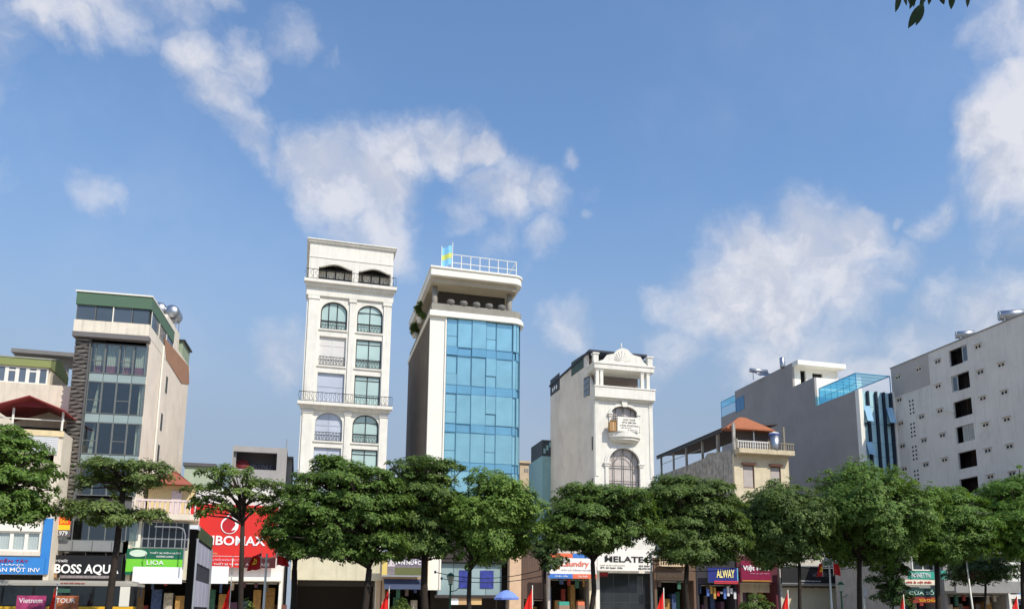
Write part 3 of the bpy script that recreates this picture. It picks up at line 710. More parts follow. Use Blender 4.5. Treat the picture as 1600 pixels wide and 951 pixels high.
# ------------------------------------------------------------------ grey building with slats, glass bays and rusty parapet
def slat_building():
    B = Fr('slat_building', 'narrow building with grey slatted strip, glass bays and pale side wall', 'building', (118, 530), 70.5, rot=radians(13.5))
    x = lambda p, q: B.x(p, q); z = lambda q, p=170: B.z(p, q)
    Wd = x(232, 545); D = 19
    xs0 = x(142, 545)
    zl = B.z(120, 519.5); zl2 = B.z(120, 527)
    wm = mat('pale_pink_render', (236, 223, 206), .85, .12, .5, streak=.2, bump=.08, stain=.15)
    par = mat('rust_stained_parapet', (232, 222, 204), .85, .12, .8, streak=.35)
    fac = mat('facade_grey', (96, 96, 96), .8, .15)
    yb, _ = B.side(295, 590, Wd); D = yb
    zg = z(905)
    # side walls, back wall, roof
    yt, ztp = B.side(270, 540, Wd)
    ybr, zbr = B.side(294.5, 571, Wd)
    B.panel('side_wall', wm, [[(.3, .1), (D, .1), (D, zbr), (.3, zbr)]], Wd-.25, Wd, 'yz')
    B.box('side_wall', wm, 0, .25, .3, D, .1, zbr); B.box('back_wall', wm, .26, Wd-.26, D-.25, D, .1, zbr)
    B.box('roof', M_CONC, .26, Wd-.26, .3, D-.26, zbr-.5, zbr-.3)
    rows = [(z(583), z(536)), (z(646), z(596)), (z(709.5), z(659.5))]
    st = rows[1][0]-rows[2][0]; rows += [(rows[2][0]-st, rows[2][1]-st)]
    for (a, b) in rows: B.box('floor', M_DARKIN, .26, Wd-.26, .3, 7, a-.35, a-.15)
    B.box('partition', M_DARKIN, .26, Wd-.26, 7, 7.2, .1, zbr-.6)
    # slatted strip
    B.box('slat_backing', mat('slat_backing', (74, 70, 66), .9), 0, xs0-.12, .12, .29, rows[3][0]-.8, zl2)
    sm = mat('grey_slat', (128, 124, 118), .8, .25, 2, rnd=.15); ns = 44; zs0 = rows[3][0]-.8
    h = (zl2-zs0)/ns
    for i in range(ns):
        zz = zs0+h*(i+.5); t = random.uniform(-.06, .06)
        if i % 11 == 10: MB().box(0, xs0-.14, -.04, .11, -h*.3, h*.3).build('slat', sm, B.root, loc=(0, 0, zz)); continue
        mb = MB(); L_ = xs0-.14; n = 5
        for k in range(n):
            u0 = k/(n-1); w = .06*sin(u0*7+i*2.1)
            mb.v += [(L_*u0, .02+w*.5, -h*.32+w), (L_*u0, .10, -h*.32+w), (L_*u0, .10+0, h*.30+w), (L_*u0, -.06+w*.4, h*.30+w)]
        for k in range(n-1):
            a = 4*k; mb.f += [(a, a+4, a+5, a+1), (a+1, a+5, a+6, a+2), (a+2, a+6, a+7, a+3), (a+3, a+7, a+4, a)]
        e = 4*(n-1); mb.f += [(0, 1, 2, 3), (e+3, e+2, e+1, e)]
        mb.build('slat', sm, B.root, loc=(0, 0, zz), rot=(0, t*.5, 0))
    B.box('mullion', fac, xs0-.13, xs0-.01, -.08, .29, rows[3][0]-.8, zl2)
    # glazed bays
    pg = clear('bay_glass', (.78, .83, .83), .10, .02, .5); sp = glass('spandrel_pale', (150, 166, 164), .15, .5, .06)
    mm = mat('bay_mullion', (110, 114, 112), .5, .1)
    cu = mat('cream_curtain', (232, 228, 210), .85, .06, 2, lines=('X', 4.5)); pk = mat('pink_hem', (190, 118, 134), .85, .15, 3, lines=('X', 4.5))
    bx = [xs0+(Wd-.02-xs0)*k/4 for k in range(5)]
    for ri, (a, b) in enumerate(rows):
        for k in range(4):
            x0, x1 = bx[k], bx[k+1]
            zs_ = [a+(b-a)*.42] if (k in (0, 2)) else []
            window(B, rect(x0, x1, a, b), .1, mm, pg, zs=zs_, xs=[x0+(x1-x0)*.35] if (ri == 0 and k in (0, 2)) else [], fw=.06, fd=.12)
            top = rows[ri-1][0] if ri else zl2
            if ri: B.box('spandrel', sp, x0+.02, x1-.02, .14, .2, b+.02, top-.02)
            if ri == 0:
                c = MB(); n = 14
                for q in range(n+1):
                    xx = x0+.08+(x1-x0-.16)*q/n; yy = .5+.09*(q % 2)
                    c.v += [(xx, yy, a+.75), (xx, yy, b)]
                for q in range(n): c.f.append((2*q, 2*q+2, 2*q+3, 2*q+1))
                B.part('curtain', c, cu); c2 = MB(); c2.v = [(v[0], v[1], a+.05 if v[2] < b-.1 else a+.75) for v in c.v]; c2.f = list(c.f); B.part('curtain_hem', c2, pk)
            elif k in (0, 3) and ri < 3:
                c = MB(); n = 6
                for q in range(n+1):
                    xx = (x0+.35 if k == 0 else x1-.5)+.35*q/n; yy = .5+.09*(q % 2); c.v += [(xx, yy, a+.05), (x0+.65+.1*q/n if k == 0 else xx, yy, b)]
                for q in range(n): c.f.append((2*q, 2*q+2, 2*q+3, 2*q+1))
                B.part('curtain', c, cu)
    # grey ledge, stained parapet, top storey with green fascia
    B.box('ledge', mat('ledge_grey', (116, 112, 112), .8, .1), -.15, Wd+.05, -.45, .28, zl2, zl)
    zp = B.z(120, 501)
    B.box('parapet', par, -.12, Wd+.02, -.4, -.1, zl+.002, zp); B.box('parapet', par, Wd-.3, Wd+.02, -.098, yt, zl+.002, zp)
    zw = B.z(127, 477.5); ztop = B.z(124, 456)
    gm = mat('dull_green_fascia', (84, 112, 90), .6, .08)
    B.box('fascia', gm, -.12, Wd+.06, -.42, yt, zw, ztop-.12)
    B.box('roof_edge', M_WHITE2, -.2, Wd+.1, -.5, yt+.1, ztop-.118, ztop)
    pd = glass('top_storey_glass', (74, 86, 98), .06, .8, .08)
    fx = [0, .26, .5, .76, 1.0]
    for k in range(4):
        x0, x1 = -.05+(Wd)*fx[k], -.05+(Wd)*fx[k+1]
        window(B, rect(x0, x1, zp+.002, zw-.002), -.3, M_DARKF if k % 2 else MATS['bay_mullion'], pd, fw=.06)
    B.box('post', M_WHITE2, Wd*.5-.1, Wd*.5-.02, -.36, -.3, zp, zw)
    for k in range(3):
        y0 = .1+k*yt/3; w = MB().box(Wd-.1, Wd, y0, y0+yt/3-.06, zp+.002, zw-.002).build('side_window', pd, B.root)
        MB().box(Wd+.002, Wd+.04, y0-.05, y0+.06, zp+.002, zw-.002).build('frame', M_WHITE2, w)
    # brown cladding on the side parapet, stair head, rear room
    q = [B.side(a, b, Wd) for a, b in ((256, 527), (294.3, 572), (295, 600), (283, 598), (259, 560))]
    B.panel('side_cladding', mat('brown_cladding', (168, 126, 100), .85, .15, 1, lines=('Y', 5)), [q], Wd+.004, Wd+.05, 'yz')
    ys0, zs1 = B.side(266, 512, Wd); ys1, _ = B.side(284, 550, Wd)
    B.box('stair_head', par, Wd-3.2, Wd-.4, ys0+.4, ys1+.4, zbr-.3, zbr+2.2)
    yr0, _ = B.side(285, 550, Wd)
    B.box('rear_room', mat('rear_green', (150, 164, 140), .8, .15, streak=.3), .4, Wd-.1, yr0+.5, D-.02, zbr-.298, zbr+1.6)
    B.box('rear_roof', M_DARKF, .2, Wd+.1, yr0+.3, D+.2, zbr+1.602, zbr+1.75)
    for (a, b) in ((260, 601), (252, 659), (247, 708)):
        yz = B.side(a, b, Wd); B.box('slot_window', M_DARKF, Wd+.002, Wd+.03, yz[0]-.3, yz[0]+.3, yz[1]-.75, yz[1]+.75)
    # pipe
    yz = B.side(254, 540, Wd); B.part('drain_pipe', MB().tube([(Wd+.1, yz[0], 1), (Wd+.1, yz[0], yz[1])], .07), M_WHITE2)
    # lower floors: glazed mezzanine, grey canopy balcony, black shopfront
    za, zb2 = z(845), z(812)
    window(B, rect(xs0-1.4, Wd-.4, za, zb2), .05, mm, pg, xs=[xs0+k*1.15 for k in range(5)], zs=[], fw=.08)
    B.box('wall', fac, .1, Wd-.1, .3, .4, zb2, rows[3][0]-.3)
    cm = mat('canopy_grey', (134, 136, 136), .7, .15)
    B.box('canopy', cm, -.2, Wd-.6, -.9, .2, z(862), za-.06)
    for k in range(6): B.box('canopy_seam', MATS['facade_grey'], k*1.35+.2, k*1.35+.24, -.93, -.9, z(862)+.05, za-.1)
    B.box('wall', mat('shop_black', (30, 30, 32), .6), .1, Wd-.1, .5, .6, .1, z(864))
    for k in range(5): B.part('sign_bracket', MB().tube([(1+k*1.4, -.5, z(864)), (1+k*1.4, -.3, z(875))], .03), M_GALV)
    B.D = D; B.Wd = Wd; B.zbr = zbr
    return B
SB = slat_building()
def tank_ball(px, py, label):
    B = Fr('water_tank', label, 'water tank', (px, py), 84, rot=radians(13.5), base=SB.zbr+.2)
    c = B.z(px, py)
    B.part('drum', MB().lathe([(.05, -.75), (.45, -.7), (.66, -.5), (.7, -.3), (.7, 1.2), (.45, 1.5), (.05, 1.55)], (0, 0, c), 20, 'y'), M_STEEL, True)
    f = MB()
    for sx in (-.5, .5):
        for yy in (-.3, 1.1): f.tube([(sx, yy, 0), (sx*.8, yy, c-.45)], .04)
        f.tube([(sx, -.3, .4), (sx, 1.1, .4)], .03)
    f.tube([(-.5, -.3, c-.5), (.5, -.3, c-.5)], .04); f.tube([(-.5, 1.1, c-.5), (.5, 1.1, c-.5)], .04)
    B.part('stand', f, M_GALV)
tank_ball(270, 489, 'round steel water tank on a stand, the nearer one on the slat building')
tank_ball(250.5, 485, 'round steel water tank half hidden behind the green fascia of the slat building')

# ------------------------------------------------------------------ cream and olive house at the far left
def olive_house():
    B = Fr('olive_house', 'cream house with olive fascia and red gabled awning beside the slat building', 'building', (99, 760), 69, rot=radians(16.8))
    x0 = B.x(-95, 700); z = lambda q, p=50, y=0: B.z(p, q, y); x = lambda p, q, y=0: B.x(p, q, y)
    cr = M_CREAM; Wd = 0.0
    xr = x(98, 690); D = 16; zt = z(671)
    # lower block
    zlow = z(868); zb = z(708)
    B.panel('facade', cr, [rect(x0, xr, .1, zt), rect(x0+.3, xr-.35, .3, z(897)), rect(x(-80, 840), x(64, 840), z(861), z(830)), rect(x(-60, 715), x(84, 715), z(722), z(709))], 0, .3)
    B.box('side_wall', cr, xr-.3, xr, .302, D, .1, zt-.02); B.box('side_wall', cr, x0, x0+.3, .302, D, .1, zt-.02); B.box('back_wall', cr, x0+.302, xr-.302, D-.3, D, .1, zt-.02)
    B.box('floor', M_DARKIN, x0+.302, xr-.302, .302, D-.302, zt-.5, zt-.25); B.box('partition', M_DARKIN, x0+.302, xr-.302, 4, 4.2, .1, zt-.51)
    B.box('shutter', mat('white_shutter', (206, 208, 208), .6, .06, lines=('Z', 7)), x(42, 695), x(91, 695), -.08, -.003, z(708), z(681))
    B.box('band', mat('yellow_cream', (232, 212, 168), .85, .1, streak=.2), x0, xr+.05, -.12, -.004, z(680), zt-.003)
    railing(B, M_BLACKM, x0+.3, x(84, 715), z(722), z(709), .1, 26, curl=0)
    # terrace with red awning
    xe = x(102, 640, -.8); pk = (x(46, 617, -1), z(617, 46, -1)); el = z(640, 102, -1)
    rm = mat('red_awning', (150, 62, 62), .6, .12, 2, lines=('Y', 4)); hw = xe-pk[0]
    aw = MB(); t = .08
    for s in (-1, 1):
        p = [(pk[0], -1.0, pk[1]), (pk[0]+s*hw, -1.0, el), (pk[0]+s*hw, 4.6, el), (pk[0], 4.6, pk[1])]
        aw.add(p+[(q[0], q[1], q[2]-t) for q in p], [(0, 1, 2, 3), (4, 7, 6, 5), (0, 4, 5, 1), (1, 5, 6, 2), (2, 6, 7, 3), (3, 7, 4, 0)])
    B.part('awning', aw, rm)
    B.panel('awning_gable', mat('maroon_gable', (132, 52, 60), .8, .1), [[(pk[0]-hw*.62, el+.25), (pk[0]+hw*.62, el+.25), (pk[0], pk[1]-.3)]], -.2, -.12)
    for px in (98, 20, -40): B.part('post', MB().tube([(x(px, 660), -.1, zt), (x(px, 660), -.1, el+.1)], .08), M_WHITE2)
    B.part('rail', MB().tube([(x0, -.1, z(655)), (xr, -.1, z(655))], .05), M_WHITE2)
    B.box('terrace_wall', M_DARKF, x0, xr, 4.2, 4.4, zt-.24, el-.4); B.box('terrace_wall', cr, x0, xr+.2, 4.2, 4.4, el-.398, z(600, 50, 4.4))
    # upper block set back
    V = 4.45; xu = x(77, 590, V); zu0 = z(600, 50, V); zu1 = z(573, 50, V); zf = z(561, 50, V)
    Du = B.side(106, 590, xu)[0]
    B.box('upper_wall', cr, x0, xu, V, V+.3, zt-.24, zu0); B.box('upper_wall', cr, xu-.3, xu, V+.302, Du, zt-.24, zu0)
    n = 9; step = x(29, 590, V)-x(12.5, 590, V); gl = glass('strip_glass', (96, 108, 122), .06, .8, .08)
    for k in range(n):
        a = xu-.1-(k+1)*step; window(B, rect(a, a+step, zu0+.002, zu1-.002), V+.02, M_WHITE2, gl, zs=[zu0+(zu1-zu0)*.75] if k % 2 else [], fw=.13)
    B.box('upper_wall', cr, xu-.2, xu-.02, V+.31, Du, zu0+.002, zu1-.002)
    ol = mat('olive_fascia', (140, 148, 92), .7, .1, .8); B.box('fascia', ol, x0, xu+.06, V-.15, V+.2, zu1, zf)
    B.panel('side_fascia', mat('olive_side', (136, 150, 96), .7, .1), [[(V+.202, zu1), (Du, zu1), (Du, zf), (V+2.5, zf+.75), (V+.202, zf)]], xu-.05, xu+.06, 'yz')
    rf = MB(); rf.add([(x0, V-.2, zf+.002), (xu+.1, V-.2, zf+.002), (xu+.1, V+2.5, zf+.78), (x0, V+2.5, zf+.78), (x0, V-.2, zf+.07), (xu+.1, V-.2, zf+.07), (xu+.1, V+2.5, zf+.85), (x0, V+2.5, zf+.85)], [(0, 3, 2, 1), (4, 5, 6, 7), (0, 1, 5, 4), (1, 2, 6, 5), (2, 3, 7, 6), (3, 0, 4, 7)])
    B.part('roof', rf, mat('grey_olive_roof', (150, 152, 136), .7, .1))
    zr = z(545, 40, 12); B.box('rear_roof', mat('grey_slab', (128, 126, 124), .85), x0, x(112, 550, 12)+.3, 12, 16.5, zr-.35, zr)
    B.box('rear_wall', mat('rear_grey', (160, 156, 146), .9, .15), x0, x(108, 560, 13), 13, 13.3, zt-.24, zr-.352)
    # shop windows with white lintel on a blue front
    wf = M_WHITE2; wl = mat('white_blind', (226, 230, 226), .8, .06, 2, lines=('X', 6))
    bl = mat('sign_blue', (56, 132, 204), .5, .06)
    B.box('lintel', wf, x0, x(65, 825), -.14, -.003, z(830), z(817)); B.box('sill', cr, x0, x(64, 864), -.2, -.003, z(868), z(861))
    a = x(64, 840); w_ = (x(64, 840)-x(18, 840))/2
    for k in range(5): window(B, rect(a-(k+1)*w_, a-k*w_, z(861)+.01, z(830)-.01), .02, wf, clear('shop_clear', (.9, .92, .92), .06), fw=.12); B.box('blind', wl, a-(k+1)*w_+.05, a-k*w_-.05, .16, .2, z(861)+.01, z(830)-.01)
    B.box('blue_pier', bl, x(66, 850), x(80, 850), -.16, -.004, z(896), z(809))
    return B
OH = olive_house()

# ------------------------------------------------------------------ weathered house with orange hipped roof
def old_house():
    B = Fr('weathered_house', 'old cream house with orange hipped roof and bare concrete side wall', 'building', (1147.5, 740), 78)
    x = lambda p, q, y=0: B.x(p, q, y); z = lambda q, p=1190, y=0: B.z(p, q, y)
    Wd = x(1233, 740); ye, _ = B.side(1030, 740, 0); D = ye
    zs = z(709, 1150); zs1 = z(702, 1150)
    cm = mat('old_cream', (218, 204, 174), .9, .16, .8, streak=.35, stain=.2); co = mat('weathered_concrete', (178, 174, 166), .95, .5, 1.3, streak=.8, bump=.3)
    w1 = (x(1161, 735), x(1178.5, 735)); w2 = (x(1203.5, 735), x(1220, 735)); zb, zt = z(762, 1170), z(726, 1170)
    B.panel('facade', cm, [rect(0, Wd, .1, zs), rect(w1[0], w1[1], zb, zt), rect(w2[0], w2[1], zb, zt), rect(.4, Wd-.4, .15, 3.6)], 0, .3)
    for (a, b) in (w1, w2):
        w = window(B, rect(a, b, zb, zt), .12, mat('brown_frame', (110, 70, 56), .7), mat('grey_shutter_slat', (186, 176, 170), .7, lines=('Z', 10)), fw=.1)
        B.box('lintel', MATS['brown_frame'], a-.15, b+.15, -.3, -.003, zt+.02, zt+.2)
    # side wall with sloping top, posts that carry the long shed roof
    tops = [B.side(a, b, 0) for a, b in ((1147.5, 702), (1105, 708), (1101, 715), (1070, 728), (1036, 740))]
    B.panel('side_wall', co, [[(.302, .1), (D, .1), (D, tops[-1][1])]+[t for t in tops[::-1][1:-1]]+[(.302, zs1)]], 0, .3, 'yz')
    B.box('side_wall', co, Wd-.3, Wd, .302, D, .1, zs-.02); B.box('back_wall', co, .302, Wd-.302, D-.3, D, .1, zs-.02)
    B.box('floor', M_CONC, .302, Wd-.302, .302, D-.302, zs-.3, zs-.05); B.box('partition', M_DARKIN, .302, Wd-.302, 5, 5.2, .1, zs-.31)
    B.box('balcony_slab', mat('old_slab', (206, 192, 162), .9, .15, streak=.3), .1, x(1241, 705, -1), -1.1, -.002, zs, zs1)
    for px, top, w in ((1146.5, 660, .28), (1122, 672, .3), (1098, 683, .22), (1073, 697, .24), (1053, 703, .2), (1034, 712, .2)):
        y, zt_ = B.side(px, top, 0.15); zb_ = zs1-.8
        B.box('post', co, .02, .02+w, y, y+w, zb_, zt_)
    for (a, b, c, d) in ((1098, 688, 1034, 714), ):
        p, q = B.side(a, b, .1), B.side(c, d, .1); B.part('rail', MB().tube([(.15, p[0], p[1]-.9), (.15, q[0], q[1]-.9)], .04), M_GALV)
    # shed roof along the side, hipped roof at the front
    pa, pb = B.side(1129, 668, -.3), B.side(1026, 712, -.3)
    rm = mat('rust_sheet', (74, 64, 60), .8, .2, lines=('X', 4)); 
    m = MB(); ze = pa[1]; m.add([(-.4, pa[0], ze), (-.4, pb[0], pb[1]), (Wd, pb[0], pb[1]+.9), (Wd, pa[0], ze+.9), (-.4, pa[0], ze-.1), (-.4, pb[0], pb[1]-.1), (Wd, pb[0], pb[1]+.8), (Wd, pa[0], ze+.8)], [(0, 1, 2, 3), (4, 7, 6, 5), (0, 4, 5, 1), (1, 5, 6, 2), (2, 6, 7, 3), (3, 7, 4, 0)]); B.part('shed_roof', m, rm)
    B.part('purlin', MB().box(-.35, -.2, pa[0]+.05, pb[0]-.05, ze-.4, ze-.12), M_DARKF)
    yh = pa[0]-.05; om = mat('orange_tile', (166, 100, 66), .75, .15, 2, lines=('Z', 9))
    xl, zl = x(1129, 668, yh), z(668, 1129, yh); xr, zr = x(1209, 675, .6), z(675, 1209, .6); ax, az = x(1159, 652, yh*.5+.6), z(652, 1159, yh*.5+.6)
    ze = (zl+zr)/2
    m = MB(); m.add([(-.5, .3, ze), (xr, .3, ze), (xr, yh, ze), (-.5, yh, ze), (ax-.4, yh*.5+.5, az), (ax+.4, yh*.5+.5, az), (-.5, .3, ze-.14), (xr, .3, ze-.14), (xr, yh, ze-.14), (-.5, yh, ze-.14)],
        [(0, 1, 5, 4), (1, 2, 5), (2, 3, 4, 5), (3, 0, 4), (6, 9, 8, 7), (0, 6, 7, 1), (1, 7, 8, 2), (2, 8, 9, 3), (3, 9, 6, 0)]); B.part('roof', m, om)
    for px in (1146, 1178, 1203): B.part('roof_post', MB().tube([(x(px, 690, .6), .6, zs), (x(px, 690, .6), .6, ze-.15)], .07), M_GALV)
    B.box('terrace_room', mat('terrace_dark', (96, 84, 76), .9), 1.2, Wd-.5, yh*.75, yh*.75+.2, zs, ze-.15)
    # balustrades: white balusters one by one, then the older grey ones on the right
    wb = mat('baluster_white', (220, 218, 212), .8); gb = mat('baluster_grey', (150, 142, 126), .9, .2)
    prof = [(.07, 0), (.07, .08), (.04, .14), (.1, .34), (.05, .52), (.08, .62), (.08, .7)]
    mw = MB().lathe(prof, n=8).mesh('baluster', wb, True); mg = MB().lathe(prof, n=8).mesh('baluster', gb, True)
    xa, xb = x(1152, 695, -1), x(1201, 695, -1); n = 13
    for k in range(n): link('baluster', mw, B.root, (xa+(xb-xa)*(k+.5)/n, -.95, zs1))
    B.box('handrail', wb, xa, xb, -1.05, -.85, zs1+.702, zs1+.82)
    xa2, xb2 = x(1219, 697, -1), x(1241, 697, -1); n = 6
    for k in range(n): link('baluster', mg, B.root, (xa2+(xb2-xa2)*(k+.5)/n, -.95, zs1))
    B.box('handrail', gb, xa2, xb2, -1.05, -.85, zs1+.702, zs1+.82)
    for xx, h in ((xa-.02, 1.0), (xb+.1, .95), (x(1225.5, 690, -1), 2.6)): B.box('newel', gb, xx-.08, xx+.08, -1.02, -.88, zs1, zs1+h)
    B.zs1 = zs1; B.co = co
    return B
OLD = old_house()
def old_tank():
    B = Fr('plastic_tank', 'white upright water tank with blue band on the balcony of the weathered house', 'water tank', (1210.5, 700), 77.4, base=OLD.zs1)
    R = (B.x(1218, 690)-B.x(1203, 690))/2; h = B.z(1210, 675)
    B.part('drum', MB().lathe([(R*.96, .02), (R, .05), (R, h*.78)], (0, 0, 0), 20), M_STEEL, True)
    B.part('band', MB().lathe([(R*1.01, h*.785), (R*1.01, h*.9)], (0, 0, 0), 20), mat('tank_blue', (70, 92, 160), .5), True)
    B.part('lid', MB().lathe([(R, h*.905), (R*.8, h*.96), (R*.3, h), (R*.25, h*1.02)], (0, 0, 0), 20), M_WHITE2, True)
old_tank()

# ------------------------------------------------------------------ grey building with blue glass front and glazed roof terrace
def blue_front():
    B = Fr('stepped_building', 'grey stepped building with blue glass front and glazed terrace on top', 'building', (1340.5, 640), 78)
    x = lambda p, q, y=0: B.x(p, q, y); z = lambda q, p=1345, y=0: B.z(p, q, y); S = lambda a, b: B.side(a, b, 0)
    Wd = x(1396.5, 640); gm = mat('slate_grey_render', (160, 155, 151), .85, .10, .3, streak=.06, bump=.05, stain=.08)
    zt = z(609, 1341)
    P = {k: S(*v) for k, v in dict(a=(1279, 632), b=(1272, 605), c=(1272, 590), d=(1238, 603), e=(1237, 566.5), f=(1148, 609.5), g=(1147, 651), h=(1126.5, 652)).items()}
    D = P['h'][0]; y1, y2, y3 = P['c'][0], P['e'][0], P['f'][0]; zc, ze = P['c'][1], P['e'][1]; zg = P['h'][1]
    zc = (S(1272, 590)[1]+S(1239, 603)[1])/2
    B.panel('side_wall', gm, [[(.3, .1), (D, .1), (D, zg), (y3, zg), (y3, ze), (y2, ze), (y2, zc), (y1, zc), (y1, zt), (.3, zt)]], 0, .3, 'yz')
    B.box('side_wall', gm, Wd-.3, Wd, .3, D, .1, zt); B.box('back_wall', gm, .302, Wd-.302, D-.3, D, .1, zg)
    B.box('roof', M_CONC, .302, Wd-.302, .3, D-.302, zt-.5, zt-.25)
    # setback storeys in white
    B.box('setback_wall', M_WHITE2, .302, Wd+2, y1, y1+.3, zt-.24, zc); B.box('floor', M_WHITE2, .302, Wd+2, y1+.302, y2, zc-.5, zc-.25)
    B.panel('setback_wall', M_WHITE2, [rect(.302, Wd+2, zc-.6, ze), rect(1.2, 2.0, zc-.25, ze-.9), rect(3.0, 4.6, zc-.2, ze-1.1)], y2, y2+.3)
    B.box('eave', M_WHITE2, .05, Wd+2.4, y2-1.3, y2-.002, ze-.55, ze+.05); B.box('roof', M_CONC, .302, Wd+2, y2+.302, y3, ze-.4, ze-.1); B.box('back_wall', gm, .302, Wd+2, y3-.3, y3-.001, zg, ze-.41)
    B.box('door_dark', M_DARKF, 1.0, 5.0, y2+.9, y2+1.0, zc-.24, ze-.6)
    # rear glass balcony and window
    bg = clear('blue_clear_glass', (.60, .88, .97), .10); bgl = clear('balcony_glass', (.75, .85, .9), .1)
    q0, q1 = S(1147, 641), S(1127, 652)
    for k in range(3):
        ya = y3+.05+(D-y3)*k/3; yb = y3+(D-y3)*(k+1)/3-.05; B.box('glass_screen', bg, .1, .13, ya, yb, zg+1.5, zg+2.4); B.box('glass_screen', bgl, .1, .13, ya, yb, zg+.05, zg+1.45)
    B.box('screen_roof', bg, .1, 3, y3+.05, D, zg+2.42, zg+2.46)
    f = MB(); f.tube([(.11, D, zg), (.11, D, zg+2.4)], .05); f.tube([(.11, y3, zg+1.48), (.11, D, zg+1.48)], .04); f.tube([(.11, y3, zg+2.42), (.11, D, zg+2.42)], .05); B.part('screen_frame', f, mat('blue_frame', (86, 160, 204), .4))
    wq = [S(1162, 619), S(1162, 638), S(1151, 643), S(1151, 624)]
    ya, yb, za, zb = wq[0][0], wq[2][0], wq[1][1], wq[0][1]
    w = B.box('side_window', glass('blue_side_glass', (60, 118, 164), .06, .8), -.05, -.003, ya, yb, za, zb)
    MB().panel([rect(ya-.08, yb+.08, za-.08, zb+.08), rect(ya, yb, za, zb)], -.09, -.002, 'yz').build('frame', MATS['blue_frame'], w); MB().box(-.08, -.052, (ya+yb)/2-.05, (ya+yb)/2+.05, za, zb).build('frame', MATS['blue_frame'], w)
    # glazed roof terrace
    yg, _ = S(1279, 618); hc = z(582, 1338)-zt
    fr = MATS['blue_frame']; f = MB(); x1 = Wd-.1
    for (xx, yy) in ((.12, .15), (.12, yg), (x1, .15)): f.tube([(xx, yy, zt), (xx, yy, zt+hc)], .06)
    for (a, b) in (((.12, .15), (.12, yg)), ((.12, .15), (x1, .15)), ((x1, .15), (x1, yg))): f.tube([(*a, zt+hc), (*b, zt+hc)], .06)
    for k in range(1, 6): f.tube([(.12, .15+(yg-.15)*k/6, zt), (.12, .15+(yg-.15)*k/6, zt+hc), (x1, .15+(yg-.15)*k/6, zt+hc)], .03)
    B.part('terrace_frame', f, fr)
    for k in range(6):
        ya, yb = .15+(yg-.15)*k/6+.05, .15+(yg-.15)*(k+1)/6-.05
        B.box('pane', bg, .1, .12, ya, yb, zt+.05, zt+hc-.06)
        B.box('roof_pane', bg, .2, x1-.05, ya, yb, zt+hc+.0, zt+hc+.02)
    railing(B, M_WHITE2, .5, .52, zt, zt+.02, 1, 1, curl=0)
    rl = MB(); 
    for k in range(16): yy = .6+(yg-1)*k/15; rl.tube([(.45, yy, zt-.2), (.45, yy, zt+1.0)], .03, 5)
    rl.tube([(.45, .6, zt+1.0), (.45, yg-.4, zt+1.0)], .04, 5)
    B.part('railing', rl, M_WHITE2)
    B.box('rear_glass', bg, .3, x1, yg+.1, yg+.13, zt-.2, zt+hc-.1)
    # front: white fins, glass strips between dark fins, tilted awning windows
    xs = [x(p, 612) for p in (1344.5, 1354.7, 1367.6, 1379.3, 1390)]; xs = [xs[0]]+xs[1:]
    z0 = z(880); xr = Wd
    B.box('fin', M_WHITE2, -.02, xs[0]-.02, -.35, .29, z0, zt); B.box('fin', M_WHITE2, Wd-.22, Wd+.02, -.35, .29, z0, zt)
    B.box('inner_wall', M_DARKIN, xs[0], Wd-.3, .6, .7, z0, zt-.3)
    pg = glass('cyan_pane', (190, 230, 238), .05, .8, .05, .15); po = glass('open_pane', (170, 214, 244), .06, .8, .03, .2)
    ed = [xs[0], xs[1], xs[2], xs[3], xs[4], Wd-.24]
    for k in range(1, 5): B.box('dark_fin', mat('navy_fin', (34, 44, 62), .5), ed[k]-.09, ed[k]+.09, -.25, .28, z0, zt-.05)
    zb_ = [zt-.02, z(634), z(660), z(690), z(711), z(740), z(780), z(820), z0]
    for k in range(5):
        for j in range(8):
            a, b = ed[k]+(.13 if k else .0), ed[k+1]-.13 if k < 4 else ed[k+1]
            if b-a < .1: continue
            B.box('pane', pg, a+.01, b-.01, .1, .13, zb_[j+1]+.015, zb_[j]-.015)
    for (k, j) in ((0, 1), (0, 3), (3, 1)):
        a, b = ed[k]+.1, ed[k+1]+.02; hgt = zb_[j]-zb_[j+1]
        o = MB().box(a, b, -.03, 0, -hgt, 0).build('awning_window', po, B.root, loc=(0, -.27, zb_[j]), rot=(radians(-15), 0, 0))
        B.box('bar', MATS['navy_fin'], a, b, -.25, .09, zb_[j+1]-.12, zb_[j+1]+.0)
    for (k, j) in ((2, 3),): pass
    B.box('ground_wall', mat('ground_cream', (206, 194, 164), .85, .12, streak=.2), .0, Wd, 0, .29, .1, z0-.02)
    B.y1, B.y2, B.y3, B.ze = y1, y2, y3, ze
    return B
BF = blue_front()
def solar_heater(px, py, V, base, label, rot):
    B = Fr('solar_heater', label, 'water heater', (px, py), V, rot=A0, base=base)
    R = .32; z = B.z(px, py)
    L_ = 2.2
    B.part('drum', MB().lathe([(.05, -.05), (R, 0), (R, L_), (.05, L_+.05)], (0, 0, z), 18, 'y'), M_STEEL, True)
    f = MB()
    for yy in (.3, L_-.3): f.tube([(-.2, yy, 0), (0, yy, z-R)], .03); f.tube([(.2, yy, 0), (0, yy, z-R)], .03)
    B.part('stand', f, M_GALV)
    for k in range(8): B.part('tube', MB().tube([(-R*.7, .2+k*.26, z-.1), (-1.5, .2+k*.26, max(.08, z-.55))], .04, 6), mat('dark_tube', (30, 34, 50), .2))
